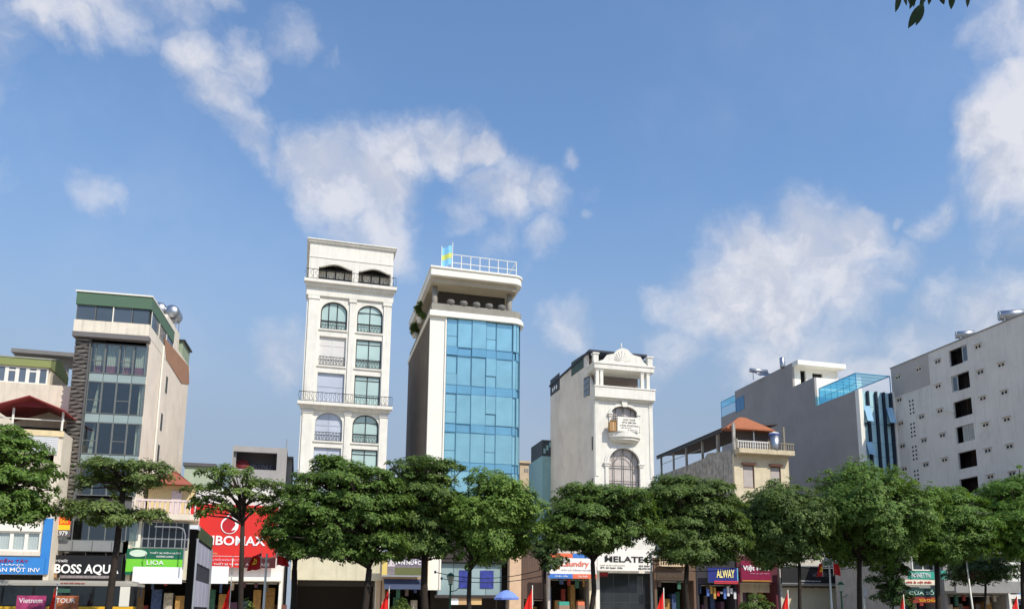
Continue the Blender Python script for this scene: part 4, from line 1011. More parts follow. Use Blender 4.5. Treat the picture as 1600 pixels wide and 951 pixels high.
def roof_gear():
    B = Fr('solar_panel', 'dark tilted solar heater panel on the roof of the stepped building', 'solar panel', (1196, 580), 97, base=BF.ze-.1)
    m = MB(); m.add([(-1, 0, .2), (1.6, 0, .2), (1.6, 2, 1.3), (-1, 2, 1.3), (-1, 0, .12), (1.6, 0, .12), (1.6, 2, 1.22), (-1, 2, 1.22)], [(0, 1, 2, 3), (4, 7, 6, 5), (0, 4, 5, 1), (1, 5, 6, 2), (2, 6, 7, 3), (3, 7, 4, 0)]); B.part('panel', m, mat('solar_dark', (40, 46, 70), .25))
    f = MB()
    for xx in (-.8, 1.4): f.tube([(xx, 1.9, 0), (xx, 1.9, 1.2)], .05); f.tube([(xx, .1, 0), (xx, .1, .15)], .05)
    B.part('stand', f, M_GALV)
    B.part('drum', MB().lathe([(.05, -1.1), (.3, -1.05), (.3, 1.6), (.05, 1.65)], (.0, 2.2, 1.45), 14, 'x'), M_STEEL, True)
    C = Fr('roof_tank', 'slim upright steel tank at the roof edge of the stepped building', 'water tank', (1222.5, 570), 92.5, base=BF.ze-.1)
    R = .34; h = C.z(1222, 558)
    C.part('drum', MB().lathe([(R*.95, 0), (R, .05), (R, h*.93), (R*.5, h), (.05, h*1.01)], (0, 0, 0), 16), M_STEEL, True)
    C.part('collar', MB().lathe([(R*1.05, h*.5), (R*1.05, h*.53)], (0, 0, 0), 16), M_GALV)
    C.part('pipe', MB().tube([(R+.08, 0, 0), (R+.08, 0, h*.7), (R-.05, 0, h*.75)], .04), M_GALV)
roof_gear()

# ------------------------------------------------------------------ long grey block at the right, seen along its side wall
def grey_block():
    B = Fr('grey_block', 'big plain grey block with a column of dark windows at the right edge', 'building', (1400, 690), 78)
    S = lambda a, b: B.side(a, b, 0)
    y0 = S(1640, 600)[0]; zt = (S(1392, 576)[1]+S(1599, 491)[1])/2; ys = S(1391.5, 576)[0]
    gm = mat('block_grey', (226, 219, 208), .9, .12, .22, streak=.2, bump=.12, stain=.16)
    wins = [(1483.5, 549, 1512, 573), (1486.5, 590, 1516, 612), (1489.5, 629, 1520, 654), (1493, 669, 1524, 692), (1496.5, 710, 1527.5, 731), (1499, 751, 1530, 772)]
    holes = []
    for (a, b, c, d) in wins:
        ya, za = S((a+c)/2-14.5, (b+d)/2); yb = S((a+c)/2+14.5, (b+d)/2)[0]; hh = (S(a, (b+d)/2-13)[1]-S(a, (b+d)/2+13)[1])/2
        holes.append(rect(yb, ya, za-hh, za+hh))
    B.panel('side_wall', gm, [rect(y0, ys, .1, zt)]+holes, 0, .35, 'yz')
    B.box('front_wall', gm, .352, 14, y0, y0+.3, .1, zt-.02); B.box('back_wall', gm, .352, 14, ys-.3, ys, .1, zt-.02); B.box('side_wall', gm, 14, 14.3, y0, ys, .1, zt-.02)
    B.box('roof', M_CONC, .352, 14, y0+.3, ys-.302, zt-.4, zt-.15)
    B.box('partition', mat('brown_room', (96, 84, 78), .9, .3, 1), 1.3, 1.45, y0+.302, ys-.302, .1, zt-.41)
    cap = MB(); cap.box(-.08, .42, y0-.05, ys+.05, zt, zt+.12); B.part('coping', cap, mat('coping_grey', (150, 147, 142), .9, .2))
    fm = mat('white_sash', (190, 190, 186), .6); dk = glass('dark_pane', (52, 50, 50), .1, .5)
    for k, h in enumerate(holes):
        ya, yb, za, zb = h[0][0], h[1][0], h[0][1], h[2][1]
        B.box('floor', M_DARKIN, .352, 1.3, ya-.5, yb+.5, za-.3, za-.1)
        w = MB().panel([rect(ya, yb, za, zb), rect(ya+.07, yb-.07, za+.07, zb-.07)], .2, .28, 'yz').build('window', M_DARKF, B.root)
        n = 3
        for j in range(n):
            if (k, j) in ((0, 0), (1, 2), (3, 1), (3, 0)):
                MB().box(.13, .17, ya+(yb-ya)*j/n+.08, ya+(yb-ya)*(j+1)/n-.05, za+.08, zb-.08).build('sash', clear('sash_glass', (.75, .78, .78), .1) if k != 3 else mat('shutter_lined', (170, 168, 160), .7, lines=('Z', 6)), w)
                MB().panel([rect(ya+(yb-ya)*j/n+.05, ya+(yb-ya)*(j+1)/n-.02, za+.05, zb-.05), rect(ya+(yb-ya)*j/n+.14, ya+(yb-ya)*(j+1)/n-.11, za+.14, zb-.14)], .12, .18, 'yz').build('sash_frame', fm, w)
            else: MB().box(.232, .25, ya+(yb-ya)*j/n+.04, ya+(yb-ya)*(j+1)/n-.04, za+.08, zb-.08).build('pane', clear('dim_glass', (.7, .7, .7), .0, .02, .15), w)
    # small louvred vents
    vents = [(55,195),(183,145),(300,97),(550,5),(693,118),(565,163),(303,250),(63,335),(200,440),(315,403),(580,325),(713,288),(73,480),(215,585),(330,553),(597,488),(728,455),(83,620),(227,735),(343,705),(610,648),(745,622),(95,762),(243,888),(627,810),(762,790)]
    vd = mat('vent_dark', (44, 44, 46), .9); vw = mat('vent_pale', (206, 206, 202), .8, .1, rnd=.15)
    for i, (vx, vy) in enumerate(vents):
        px, py = 1390+vx/3.962, 540+vy/3.9625; y, z = S(px, py); big = vw if (i % 3 == 2 or i in (13, 18, 21, 25)) else gm
        sc = 1.0
        m = MB(); m.box(-.05, -.004, y-.42, y+.42, z-.24, z+.22); v = m.build('vent', big, B.root)
        for s in (-1, 1): MB().box(-.06, -.052, y+s*.2-.13, y+s*.2+.13, z-.15, z+.1).build('vent_hole', vd, v)
        MB().box(-.28, -.006, y-.48, y+.48, z+.222, z+.28).build('hood', gm, v)
    for (vx, vy) in ((123, 232), (137, 378), (145, 520), (156, 662), (168, 812)):
        y, z = S(1390+vx/3.962, 540+vy/3.9625)
        for j in range(4):
            for s in (-1, 1): B.box('vent_hole', vd, -.012, -.004, y+s*.24-.11, y+s*.24+.11, z+(j-1.5)*.46-.11, z+(j-1.5)*.46+.11)
    q = [S(a, b) for a, b in ((1391.8, 577), (1452, 554), (1453, 601), (1397, 618))]
    za = S(1425, 611)[1]; yb = S(1452, 580)[0]
    B.box('plaster_patch', mat('darker_plaster', (184, 175, 167), .9, .1, .5), -.02, -.002, yb, ys-.02, za, zt-.05)
    p = S(1490, 642); B.part('pipe', MB().tube([(-.1, S(1476, 642)[0], S(1476, 642)[1]), (-.1, p[0]-.3, p[1]-.05)], .05), M_WHITE2)
    yv = y0+1
    B.zt = zt; B.S = S
    return B
GB = grey_block()
def roof_drum(a, b, label, sc):
    y, _ = GB.side(a, b, 1.0)
    o = GB.o+GB.r*1.0+GB.n*y
    root = bpy.data.objects.new('roof_drum', None); COL.objects.link(root); root.location = (o.x, o.y, GB.zt-.15); root.rotation_euler = (0, 0, A0-radians(32)); tag(root, label, 'water tank')
    R = .62*sc; z = R+.95
    MB().lathe([(.1, -.05), (R, 0), (R, 2.9*sc), (.1, 2.95*sc)], (0, 0, z), 20, 'x').build('drum', M_STEEL, root, True)
    MB().lathe([(R*1.02, -.02), (R*1.02, .06)], (0, 0, z), 20, 'x').build('end_ring', M_GALV, root)
    f = MB()
    for xx in (.4, 2.3*sc):
        for s in (-1, 1): f.tube([(xx, s*.5, 0), (xx, s*.35, z-R*.75)], .05)
        f.tube([(xx, -.5, .3), (xx, .5, .3)], .04)
    f.build('stand', M_GALV, root)
roof_drum(1493, 520, 'steel water drum lying on the grey block, the smaller and farther one', .62)
roof_drum(1560, 487, 'steel water drum lying on the grey block at the right edge of the photo', .8)

# ------------------------------------------------------------------ background houses
def rear_sign_house():
    B = Fr('grey_roof_block', 'grey rooftop block with a dark lettered recess left of the white tower', 'building', (361, 740), 79.5)
    x = lambda p, q=720: B.x(p, q); z = lambda q, p=400: B.z(p, q)
    gm = mat('cement_grey', (164, 162, 160), .9, .1, .5, streak=.15); zt = z(697.5); xr = x(448)
    B.panel('facade', gm, [rect(0, xr, .1, zt), rect(x(364), x(432.5), z(733), z(706))], 0, .4)
    B.box('side_wall', gm, 0, .3, .402, 12, .1, zt); B.box('side_wall', gm, xr-.3, xr, .402, 12, .1, zt-.02); B.box('roof', gm, .302, xr-.302, .402, 12, zt-.3, zt-.05); B.box('recess_wall', mat('recess_grey', (92, 88, 88), .9), .302, xr-.302, 1.6, 1.8, .1, zt-.31)
    B.box('recess_floor', gm, .302, xr-.302, .402, 1.598, z(733)-.3, z(733)-.05)
    B.box('rear_wing', gm, xr+.002, x(456.5), 1.5, 12, .1, z(710)); B.box('rear_eave', mat('grey_eave', (120, 118, 118), .9), xr+.003, x(458), 1.0, 12, z(710)+.002, z(707))
    lm = mat('sign_navy', (34, 36, 56), .6)
    lettering('ASTINUA', lm, B.root, x(391), x(430), z(731.5), z(721), 1.0, .15)
    B.part('emblem', MB().lathe([(.62, .9), (.62, 1.0)], (x(378), 0, z(726)), 18, 'y'), mat('emblem_red', (120, 40, 44), .6), True)
    B.part('mast', MB().tube([(xr-.1, .2, zt), (xr-.1, .2, zt+.9)], .04), M_GALV)
rear_sign_house()
def simple_block(name, label, px0, px1, top, V, m, cap=None, D=8, nwin=0):
    B = Fr(name, label, 'building', (px0, 800), V); xr = B.x(px1, 800); zt = B.z((px0+px1)/2, top)
    w = MB().box(0, xr, 0, D, .1, zt).build('wall', m, B.root)
    B.box('roof', cap or m, -.15, xr+.15, -.25, D+.1, zt+.002, zt+.3)
    for k in range(nwin):
        a = xr*(k+.25)/nwin; ww = B.box('window', M_DARKF, a, a+xr*.5/nwin, -.05, -.003, zt-2.4, zt-.9); MB().box(a+.08, a+xr*.5/nwin-.08, -.07, -.053, zt-2.3, zt-1.0).build('pane', glass('dull_pane', (70, 78, 84), .1), ww)
    return B
B = simple_block('green_rear_house', 'pale green house top with dark roof edge behind the red shop', 283, 330, 728, 86, mat('pale_green', (172, 186, 168), .85, .1, streak=.2), mat('dark_edge', (92, 92, 96), .8))
B = simple_block('tan_rear_house', 'small tan house top between the glass tower and the pediment house', 812, 850, 724, 104, mat('tan_render', (204, 184, 156), .9, .15, streak=.3), None)
B.box('dark_opening', M_DARKF, B.x(829, 745), B.x(848, 745), -.06, -.003, B.z(840, 756), B.z(840, 742))
for k in range(4): B.box('grille', M_CONC, B.x(819+k*4, 735), B.x(821.5+k*4, 735), -.06, -.003, B.z(830, 737), B.z(830, 732))
def teal_house():
    B = Fr('teal_house', 'thin teal strip of a house behind the pediment house', 'building', (847, 760), 93.5)
    xr = B.x(856.5, 760); zt = B.z(852, 712)
    B.box('wall', mat('pale_teal', (140, 180, 186), .7, .12, lines=('X', 5)), 0, xr+1, 0, 6, .1, zt)
    q = B.box('screen', mat('screen_dark', (60, 72, 78), .7), 0, xr+.6, -.05, 5, zt+.002, B.z(852, 687))
    for k in range(3): MB().panel([rect(.15+k*.35, .4+k*.35, zt+.3+k*.4, zt+.9+k*.4)], -.09, -.052).build('screen_cutout', MATS['pale_teal'], q)
teal_house()

# ------------------------------------------------------------------ low shops along the street
STOCK = [mat('stock_%d' % i, col, .7, .5, 5) for i, col in enumerate(((150, 60, 50), (70, 90, 130), (190, 180, 160), (60, 110, 90), (170, 130, 70), (110, 100, 96), (90, 60, 80)))]
def shop(name, label, px0, px1, top, bot, V, wm, D=9, fascia=None, inner=M_DARKIN, mid=None):
    """one- or two-storey shop unit with a deep dark opening; `bot` is where the opening ends"""
    B = Fr(name, label, 'shop', (px0, 930), V); B.xr = B.x(px1, 930); B.zt = B.z((px0+px1)/2, top); B.zo = B.z((px0+px1)/2, bot)
    B.panel('facade', wm, [rect(0, B.xr, .1, B.zt), rect(.25, B.xr-.25, .14, B.zo)], 0, .3)
    B.box('side_wall', wm, 0, .25, .302, D, .1, B.zt-.02); B.box('side_wall', wm, B.xr-.25, B.xr, .302, D, .1, B.zt-.02); B.box('back_wall', wm, .252, B.xr-.252, D-.2, D, .1, B.zt-.02)
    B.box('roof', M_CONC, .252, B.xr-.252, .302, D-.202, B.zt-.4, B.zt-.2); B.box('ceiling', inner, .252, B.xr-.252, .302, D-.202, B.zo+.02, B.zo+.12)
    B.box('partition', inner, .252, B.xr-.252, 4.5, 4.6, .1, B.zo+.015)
    rg = random.Random(int(px0)); n = max(3, int(B.xr/.9))
    for k in range(n):                          # shelved stock inside, and things hung under the lintel
        c_ = rg.choice(STOCK); a = .4+k*(B.xr-.9)/n; h = rg.uniform(.5, .95)*B.zo
        B.box('stock_shelf', c_, a, a+(B.xr-.9)/n*rg.uniform(.5, .9), 1.2+rg.random(), 2.6, .14, h)
        if rg.random() < .6: B.box('hung_goods', rg.choice(STOCK), a+.1, a+.1+rg.uniform(.15, .4), .35, .5, B.zo-rg.uniform(.4, 1.0), B.zo-.05)
    t_ = MB().tube([(.4, .6, B.zo-.12), (B.xr-.4, .6, B.zo-.12)], .03, 6); B.part('tube_lamp', t_, M_WHITE2)
    return B
def sign(name, label, px0, px1, top, bot, V, m, rows=(), frame=None, strips=(), depth=.15, rot=A0):
    """sign board; rows = (text, x0, x1, z0, z1, material) in fractions of the board from its lower left"""
    B = Fr(name, label, 'sign', (px0, (top+bot)/2), V, rot=rot); xm = (px0+px1)/2
    z0 = B.z(xm, bot); z1 = B.z(xm, top); B.root.location.z = z0; B.o.z = z0; z1 -= z0
    xr = B.x(px1, (top+bot)/2)
    MB().box(0, xr, 0, depth, 0, z1).build('board', m, B.root)
    if frame: MB().panel([rect(-.05, xr+.05, -.05, z1+.05), rect(.001, xr-.001, .001, z1-.001)], -.04, depth*.8).build('frame', frame, B.root)
    for (a, b, c, d, mm) in strips: MB().box(a*xr, b*xr, -.02, -.003, c*z1, d*z1).build('strip', mm, B.root)
    for (t, a, b, c, d, mm) in rows: lettering(t, mm, B.root, a*xr, b*xr, c*z1, d*z1, -.024, .03)
    B.w = xr; B.h = z1
    return B
M_SW = mat('shop_white', (226, 224, 218), .8, .1, streak=.2)
M_SG = mat('shop_grey', (150, 148, 144), .85, .15, streak=.2)
M_SB = mat('shop_brown', (104, 82, 66), .8, .15)
bl = MATS['sign_blue']; purple = mat('letter_maroon', (160, 50, 96), .6)
sign('shop_sign', 'bright blue sign with maroon and white words under the white windows', -80, 69, 869, 896, 68.6, bl,
     [('ỐNG NƯỚC MIỀN TÂY', .05, .83, .68, .93, purple), ('CỬA HÀNG', .35, .78, .5, .62, M_LWHITE), ('VĂN MỘT INV', .45, .96, .07, .46, M_LWHITE)])
sign('shop_sign', 'black sign with big white BOSS AQUA letters above the bus', 78, 190, 867, 902, 69.3, mat('sign_black', (26, 26, 28), .5), [('VẬT TƯ NƯỚC', .03, .24, .66, .82, M_LWHITE), ('BOSS AQUA', .07, .965, .12, .6, mat('letter_glow', (250, 250, 246), .5))],
     strips=[(.02, .11, .0, .3, mat('tan_print', (170, 130, 90), .7, .4, 5)), (.15, .9, -.02, .1, mat('busy_print', (150, 140, 140), .7, .5, 6))], rot=radians(13.5))
sgb = sign('for_sale_sign', 'orange and yellow BÁN sale notice on the slat building', 85, 111, 797, 838, 69.2, mat('notice_grey', (96, 92, 96), .7), [('BÁN', .35, .8, .5, .72, M_YELLOW), ('NHÀ', .3, .8, .78, .95, M_RED), ('0.979', .1, .85, .05, .22, M_LWHITE)],
     strips=[(.2, .98, .46, .8, mat('notice_orange', (232, 78, 30), .6)), (.12, .96, .26, .455, M_YELLOW), (.3, .95, .805, 1.0, mat('notice_amber', (240, 160, 40), .6))], rot=radians(13.5))
# balcony house with green sign
def balcony_house():
    B = shop('balcony_house', 'small house with white balustrade and terracotta roof above the green sign', 203, 301, 806, 905, 72, mat('house_cream', (214, 204, 186), .85, .12, streak=.2))
    x = lambda p, q=800, y=0: B.x(p, q, y); z = lambda q, p=255, y=0: B.z(p, q, y)
    zt = B.zt
    B.box('balcony_slab', M_CREAM, -.1, B.xr+.1, -1.2, -.002, zt-.35, zt+.1)
    pw = mat('pinkish_white', (226, 208, 204), .8); ar = MB()
    n = 12; xa, xb = 0.1, B.xr
    mb = MB().lathe([(.08, 0), (.08, .1), (.055, .2), (.07, .5), (.055, .8), (.09, .95)], n=8).mesh('baluster', pw, True)
    for k in range(n): link('baluster', mb, B.root, (xa+(xb-xa)*(k+.5)/n, -1.1, zt+.1))
    B.box('handrail', pw, xa-.1, xb, -1.22, -.98, zt+1.052, zt+1.2)
    B.box('upper_wall', mat('house_yellow', (220, 200, 150), .85, .12), .3, B.xr-.4, 2.2, 2.5, zt-.2, z(757, 270, 2.2))
    w = B.box('window', pw, x(268, 778, 2.2), x(284, 778, 2.2), 2.12, 2.198, zt+.3, z(766, 270, 2.2))
    zr = z(757, 270, 1.6); xa, xb = x(225, 757, 1.6), x(303, 757, 1.6)
    m = MB(); m.add([(xa, 1.2, zr), (xb, 1.2, zr), (xb, 7, zr), (xa, 7, zr), (xa+2, 4, zr+1.5), (xb-2, 4, zr+1.5)], [(0, 1, 5, 4), (1, 2, 5), (2, 3, 4, 5), (3, 0, 4), (0, 3, 2, 1)]); B.part('roof', m, mat('terracotta', (150, 84, 66), .8, .15, 2, lines=('Z', 8)))
    # large dark grid window
    zw0, zw1 = z(856, 250), zt-.45
    window(B, rect(.5, B.xr-.6, zw0, zw1), -.12, M_GALV, glass('night_glass', (32, 36, 42), .08, .6), xs=[.5+(B.xr-1.1)*k/7 for k in range(1, 7)], zs=[zw0+(zw1-zw0)*.35], fw=.07)
    B.box('pier', M_WHITE2, -.1, .42, -.25, -.003, zw0, zt-.36)
    gn = MB(); gx = x(287, 850, -2); gz = z(822, 270, -2)
    gn.tube([(gx, -1.5, z(890)), (gx, -1.5, gz-.6), (gx-.15, -1.5, gz-.15), (gx-.5, -1.5, gz), (x(247, 822), -1.5, gz)], .05, 6); B.part('gooseneck_pipe', gn, M_GALV)
balcony_house()
g1 = mat('sign_lime', (120, 206, 60), .5, .05); g2 = mat('sign_deep_green', (22, 96, 72), .5, .05)
s = sign('shop_sign', 'lime and dark green sign with white oval emblem', 197, 286, 857, 897, 71.3, g1, [('THIẾT BỊ ĐIỆN NƯỚC', .4, .95, .8, .9, M_LWHITE), ('HOÀNG LONG', .52, .82, .67, .76, M_LWHITE), ('LIOA', .36, .66, .38, .55, M_LWHITE)], strips=[(0, 1, .61, 1, g2), (0, .3, -.02, .1, g2)])
em = s.part('emblem', MB().lathe([(.5, -.06), (.5, -.03)], (0, 0, 0), 20, 'y'), mat('emblem_pale', (206, 226, 206), .6)); em.scale = (1.25, 1, .55); em.location = (s.w*.2, 0, s.h*.82)
sign('cloth_banner', 'blank white cloth banner hung below the lime sign', 207, 285, 885, 911, 71, mat('banner_white', (232, 232, 234), .8, .06, .8, bump=.2), depth=.03)
def red_shop():
    B = shop('red_shop', 'low white shop behind the big red sign board', 294, 440, 764, 908, 73.5, M_SW, D=5.6)
    B.box('canopy', M_WHITE2, .2, B.xr-.1, -1.2, -.002, B.zo+.05, B.zo+.35)
    for k in range(4): B.box('shelf', mat('shelf_goods', (110, 70, 60), .7, .6, 4), 1+k*1.8, 2.2+k*1.8, 2.5, 3, .2, 2.2)
red_shop()
M_KR = mat('sign_red', (214, 46, 40), .5, .05, .5)
s = sign('shop_sign', 'big bright red sign board with white drop emblem and letters', 294.5, 433, 788, 886, 72.8, M_KR, [('KIBOMAX', .16, .87, .35, .5, M_LWHITE), ('SEN VÒI', .2, .33, .2, .235, mat('letter_cream', (236, 196, 150), .5)), ('PHÂN PHỐI KHÓA CAO CẤP', .22, .62, .1, .15, mat('letter_pink', (250, 190, 205), .5)), ('THIẾT BỊ VỆ SINH', .3, .62, .03, .08, M_LWHITE), ('ABC HOUSE', .66, .93, .03, .075, mat('letter_grey', (170, 160, 160), .5))],
     strips=[(.14, .64, .175, .18, M_LWHITE), (.64, 1, 0, .17, mat('dark_maroon', (70, 16, 20), .6))])
def drop(cx, cz, r, a=0, b=20):
    return [(cx+r*sin(t)*(.95 if abs(t) < 2.2 else .95*(pi-abs(t))/.94), cz-r*cos(t) if abs(t) < 2.2 else cz+r*.59+(abs(t)-2.2)/.94*r*1.1) for t in np.linspace(-pi, pi, 28)[:-1]]
o_, i_ = drop(s.w*.45, s.h*.67, .72), drop(s.w*.45, s.h*.66, .62)
s.panel('drop_outline', M_LWHITE, [o_, i_], -.06, -.03); s.panel('drop_fill', mat('drop_red', (190, 34, 44), .5), [drop(s.w*.45, s.h*.66, .6)], -.045, -.028)
s.panel('drop_swash', M_LWHITE, [[(s.w*.47, s.h*.585), (s.w*.53, s.h*.6), (s.w*.54, s.h*.7), (s.w*.5, s.h*.76), (s.w*.515, s.h*.67)]], -.06, -.03)
sign('cloth_banner', 'blank white cloth banner hung below the red sign board', 325, 357, 884, 911, 72.2, MATS['banner_white'], depth=.03)
# striped awning shop right of the white tower
B = shop('striped_shop', 'narrow shop with striped sign and blue shutter awning left of the glass tower', 597, 668, 862, 917, 77, mat('shop_tan', (176, 150, 118), .85, .1))
aw = MB(); aw.add([(.1, -.9, B.zo-.15), (B.xr-.1, -.9, B.zo-.15), (B.xr-.1, -.002, B.zo+.75), (.1, -.002, B.zo+.75), (.1, -.9, B.zo-.2), (B.xr-.1, -.9, B.zo-.2), (B.xr-.1, -.002, B.zo+.7), (.1, -.002, B.zo+.7)], [(0, 1, 2, 3), (4, 7, 6, 5), (0, 4, 5, 1), (1, 5, 6, 2), (3, 2, 6, 7), (0, 3, 7, 4)]); B.part('awning', aw, mat('awning_navy', (60, 70, 96), .7, .1))
vs = [mat('stripe_pale', (206, 196, 200), .6), mat('stripe_violet', (120, 106, 130), .6), mat('stripe_moss', (96, 100, 60), .6), mat('stripe_yellow', (214, 190, 110), .6)]
s = sign('shop_sign', 'striped violet and yellow sign board beside the glass tower', 597, 664, 868, 898, 76, mat('board_grey', (130, 122, 126), .6, .3, 3), [('SƠN NƯỚC', .3, .9, .55, .85, M_LWHITE)], strips=[(.0, .12, 0, 1, vs[3]), (.13, .3, .45, 1, vs[0]), (.3, 1, 0, .4, vs[2]), (0, 1, -.08, -.0, M_GALV)]+[(.32+k*.08, .36+k*.08, .45, 1, vs[1]) for k in range(8)])
# brown clad wall between the tower and the laundry
B = shop('brown_clad_shop', 'dark brown corrugated front between the tan column and the laundry', 815, 856, 850, 935, 79, mat('brown_sheet', (96, 76, 66), .7, .15, 1, lines=('X', 4)))
# laundry
B = shop('laundry_shop', 'low laundry shop with dark open front left of the pediment house', 856, 931, 852, 903, 78.3, mat('laundry_wall', (206, 198, 186), .85, .12))
B.box('pilaster', mat('laundry_cream', (222, 208, 176), .8), B.x(920, 930), B.x(931, 930)-.02, -.2, -.004, .1, B.zo)
f = MB(); f.tube([(B.x(872, 860), 0, B.zt), (B.x(872, 845), 0, B.z(872, 845))], .05); f.tube([(B.x(876, 860), 0, B.zt), (B.x(876, 845), 0, B.z(876, 845))], .05); B.part('roof_posts', f, M_WHITE2)
org = mat('sign_coral', (224, 110, 76), .5); lbl = mat('sign_mid_blue', (64, 118, 196), .5); pale = mat('sign_offwhite', (240, 234, 228), .5)
s = sign('shop_sign', 'white laundry sign with coral emblem and blue and coral strips', 857, 932, 864, 903, 76.6, pale, [('Laundry', .27, .84, .42, .7, mat('letter_coral', (226, 120, 96), .5)), ('GIẶT LÀ CÔNG NGHIỆP', .26, .9, .3, .37, mat('letter_greyish', (180, 172, 180), .5)), ('Giặt sấy', .13, .4, .05, .13, M_LWHITE), ('Là hơi', .62, .8, .05, .13, M_LWHITE)],
     strips=[(0, .5, .82, 1, org), (.5, 1, .82, 1, lbl), (0, .5, 0, .18, lbl), (.5, 1, 0, .18, org), (.08, .23, .36, .66, mat('emblem_coral', (222, 110, 86), .5))])
lettering('LB', M_LWHITE, s.root, s.w*.1, s.w*.21, s.h*.48, s.h*.62, -.024, .03)
for k, (p0, p1, c, lab) in enumerate(((874, 890, (60, 160, 140), 'teal parcel'), (903, 914, (226, 120, 84), 'orange parcel'))):
    B = Fr('parcel', lab+' stacked in front of the laundry shop', 'parcel', (p0, 945), 76); xr = B.x(p1, 945); h = B.z(p0, 939)
    m = MB().box(0, xr, 0, .6, .13, h-.35).build('lower_bundle', mat('bundle_%d' % k, (150, 120, 100), .8), B.root); MB().box(.03, xr-.03, .02, .55, h-.348, h).build('upper_bundle', mat('bundle_top_%d' % k, c, .7, .2, 4), B.root)
sign('shop_sign', 'white sign with black MELATEC letters under the pediment house', 933.5, 1019, 858, 891, 76.5, mat('melatec_white', (236, 232, 224), .5, .05), [('MELATEC', .13, .975, .4, .68, M_LBLACK), ('THIẾT BỊ ĐO LƯỜNG ĐIỆN', .04, .5, .22, .29, mat('letter_tan', (196, 180, 160), .5)), ('ĐT: 04 3664 1996', .05, .45, .09, .17, M_LBLACK), ('024 3664', .75, .95, .2, .28, M_LBLACK), ('MELATEC.VN', .74, .96, .07, .15, M_LBLACK)])
sign('red_neon_sign', 'small dark red OPEN panel under the white MELATEC sign', 937, 950, 893, 900, 77.2, mat('sign_dark_red', (110, 16, 22), .5), [('OPEN', .2, .8, .3, .7, M_LRED)], depth=.08)
# row right of the pediment house
B = shop('brown_shop', 'dark brown shop with cream balusters right of the pediment house', 1023, 1088, 871, 906, 77, M_SB)
cb = mat('cream_baluster', (226, 204, 172), .8); mesh_b = MB().lathe([(.09, 0), (.05, .15), (.11, .4), (.05, .65), (.1, .8)], n=8).mesh('baluster', cb, True)
xa, xb = B.x(1027, 875), B.x(1068, 875)
for k in range(11): link('baluster', mesh_b, B.root, (xa+(xb-xa)*(k+.5)/11, -.3, B.z(1047, 883)))
B.box('ledge', cb, xa-.1, xb+.1, -.5, -.002, B.z(1047, 884.5), B.z(1047, 883)-.002); B.box('handrail', cb, xa-.1, xb+.1, -.42, -.18, B.z(1047, 883)+.802, B.z(1047, 883)+.95)
sign('shop_sign', 'dim brown sign with carved letters under the cream balusters', 1026, 1069, 894, 906, 76.3, mat('sign_brown', (70, 56, 44), .7), [('GỖ NỘI THẤT', .12, .9, .25, .75, mat('letter_bronze', (110, 92, 72), .5))])
B = shop('gift_shop', 'dark shop hung with goods between the brown shop and the maroon sign', 1089, 1152, 860, 912, 77, mat('shop_dark', (54, 52, 58), .8))
for k in range(9):
    c = random.choice([(200, 60, 50), (220, 220, 226), (90, 120, 190), (190, 150, 70)])
    B.box('hanging_goods', mat('goods_%d_%d' % (k % 4, c[0]), c, .7, .3, 4), 1+k*.38, 1.25+k*.38, -.25, -.1, B.zo-1.2+.3*sin(k*2.1), B.zo-.5+.3*sin(k*1.3))
nb = mat('sign_navy_blue', (34, 44, 120), .5)
sign('shop_sign', 'navy sign with yellow and white ALWAY letters and a red strip', 1106, 1153, 886, 909, 76, nb, [('ALWAY', .28, .88, .3, .86, mat('letter_paleyellow', (246, 232, 150), .5))], strips=[(.2, 1, -.1, .1, mat('strip_red', (206, 60, 74), .5)), (.97, 1, .1, 1, mat('strip_cyan', (110, 190, 226), .5))], frame=M_DARKF)
B = shop('maroon_shop', 'shop under the maroon sign at the foot of the weathered house', 1153, 1216, 868, 909, 76.8, mat('shop_maroon', (90, 40, 50), .8))
sign('shop_sign', 'maroon sign with white Việt Minh script', 1157, 1204, 876, 908, 75.8, mat('sign_maroon', (128, 18, 60), .5, .1), [('Việt Minh', .08, .94, .48, .8, M_LWHITE), ('chăn ga gối đệm', .3, .94, .36, .43, mat('letter_rose', (220, 160, 180), .5))], strips=[(.05, 1, .02, .06, mat('gold_strip', (190, 150, 50), .5)), (.0, .03, .0, 1, mat('dark_rose', (90, 14, 44), .5))])
B = shop('shutter_shop', 'shop with a wide cream roller shutter and a black sign', 1220, 1312, 866, 915, 77, mat('shutter_wall', (212, 206, 194), .85, .1, streak=.2))
B.box('roller_shutter', mat('cream_shutter', (218, 204, 170), .7, .05, lines=('Z', 9)), .3, B.xr-.35, .1, .16, .15, B.zo-.15)
sign('shop_sign', 'long black sign with small white words over the cream shutter', 1221, 1309, 884, 911, 75.9, mat('sign_charcoal', (40, 40, 42), .5, .1), [('NỘI THẤT XINH', .55, .95, .35, .7, mat('letter_dim', (120, 116, 112), .5)), ('Thiết kế thi công trọn gói', .33, .68, .1, .2, M_LWHITE)], strips=[(0, 1, -.03, .03, M_GALV), (0, 1, .97, 1.03, M_GALV)])
B = shop('lighting_shop', 'narrow shop with teal upper board and dark glass door', 1313, 1347, 858, 927, 77.2, M_SW)
tl = mat('sign_teal', (60, 164, 142), .5)
sign('shop_sign', 'small teal sign with pale LTCH letters above the lighting shop', 1317, 1341, 869, 894, 76, tl, [('LTCH', .12, .85, .2, .55, mat('letter_mint', (236, 246, 206), .5))], strips=[(.1, .95, .72, 1, mat('mint_pane', (170, 220, 220), .4))])
sign('shop_sign', 'grey sign with raised white LULEC letters above a dark door', 1312, 1341, 913, 926, 75.9, mat('sign_midgrey', (112, 108, 106), .6), [('LULEC', .04, .96, .2, .8, M_LWHITE)], strips=[(.3, .9, 1.3, 1.6, mat('strip_mint', (120, 200, 160), .5))])
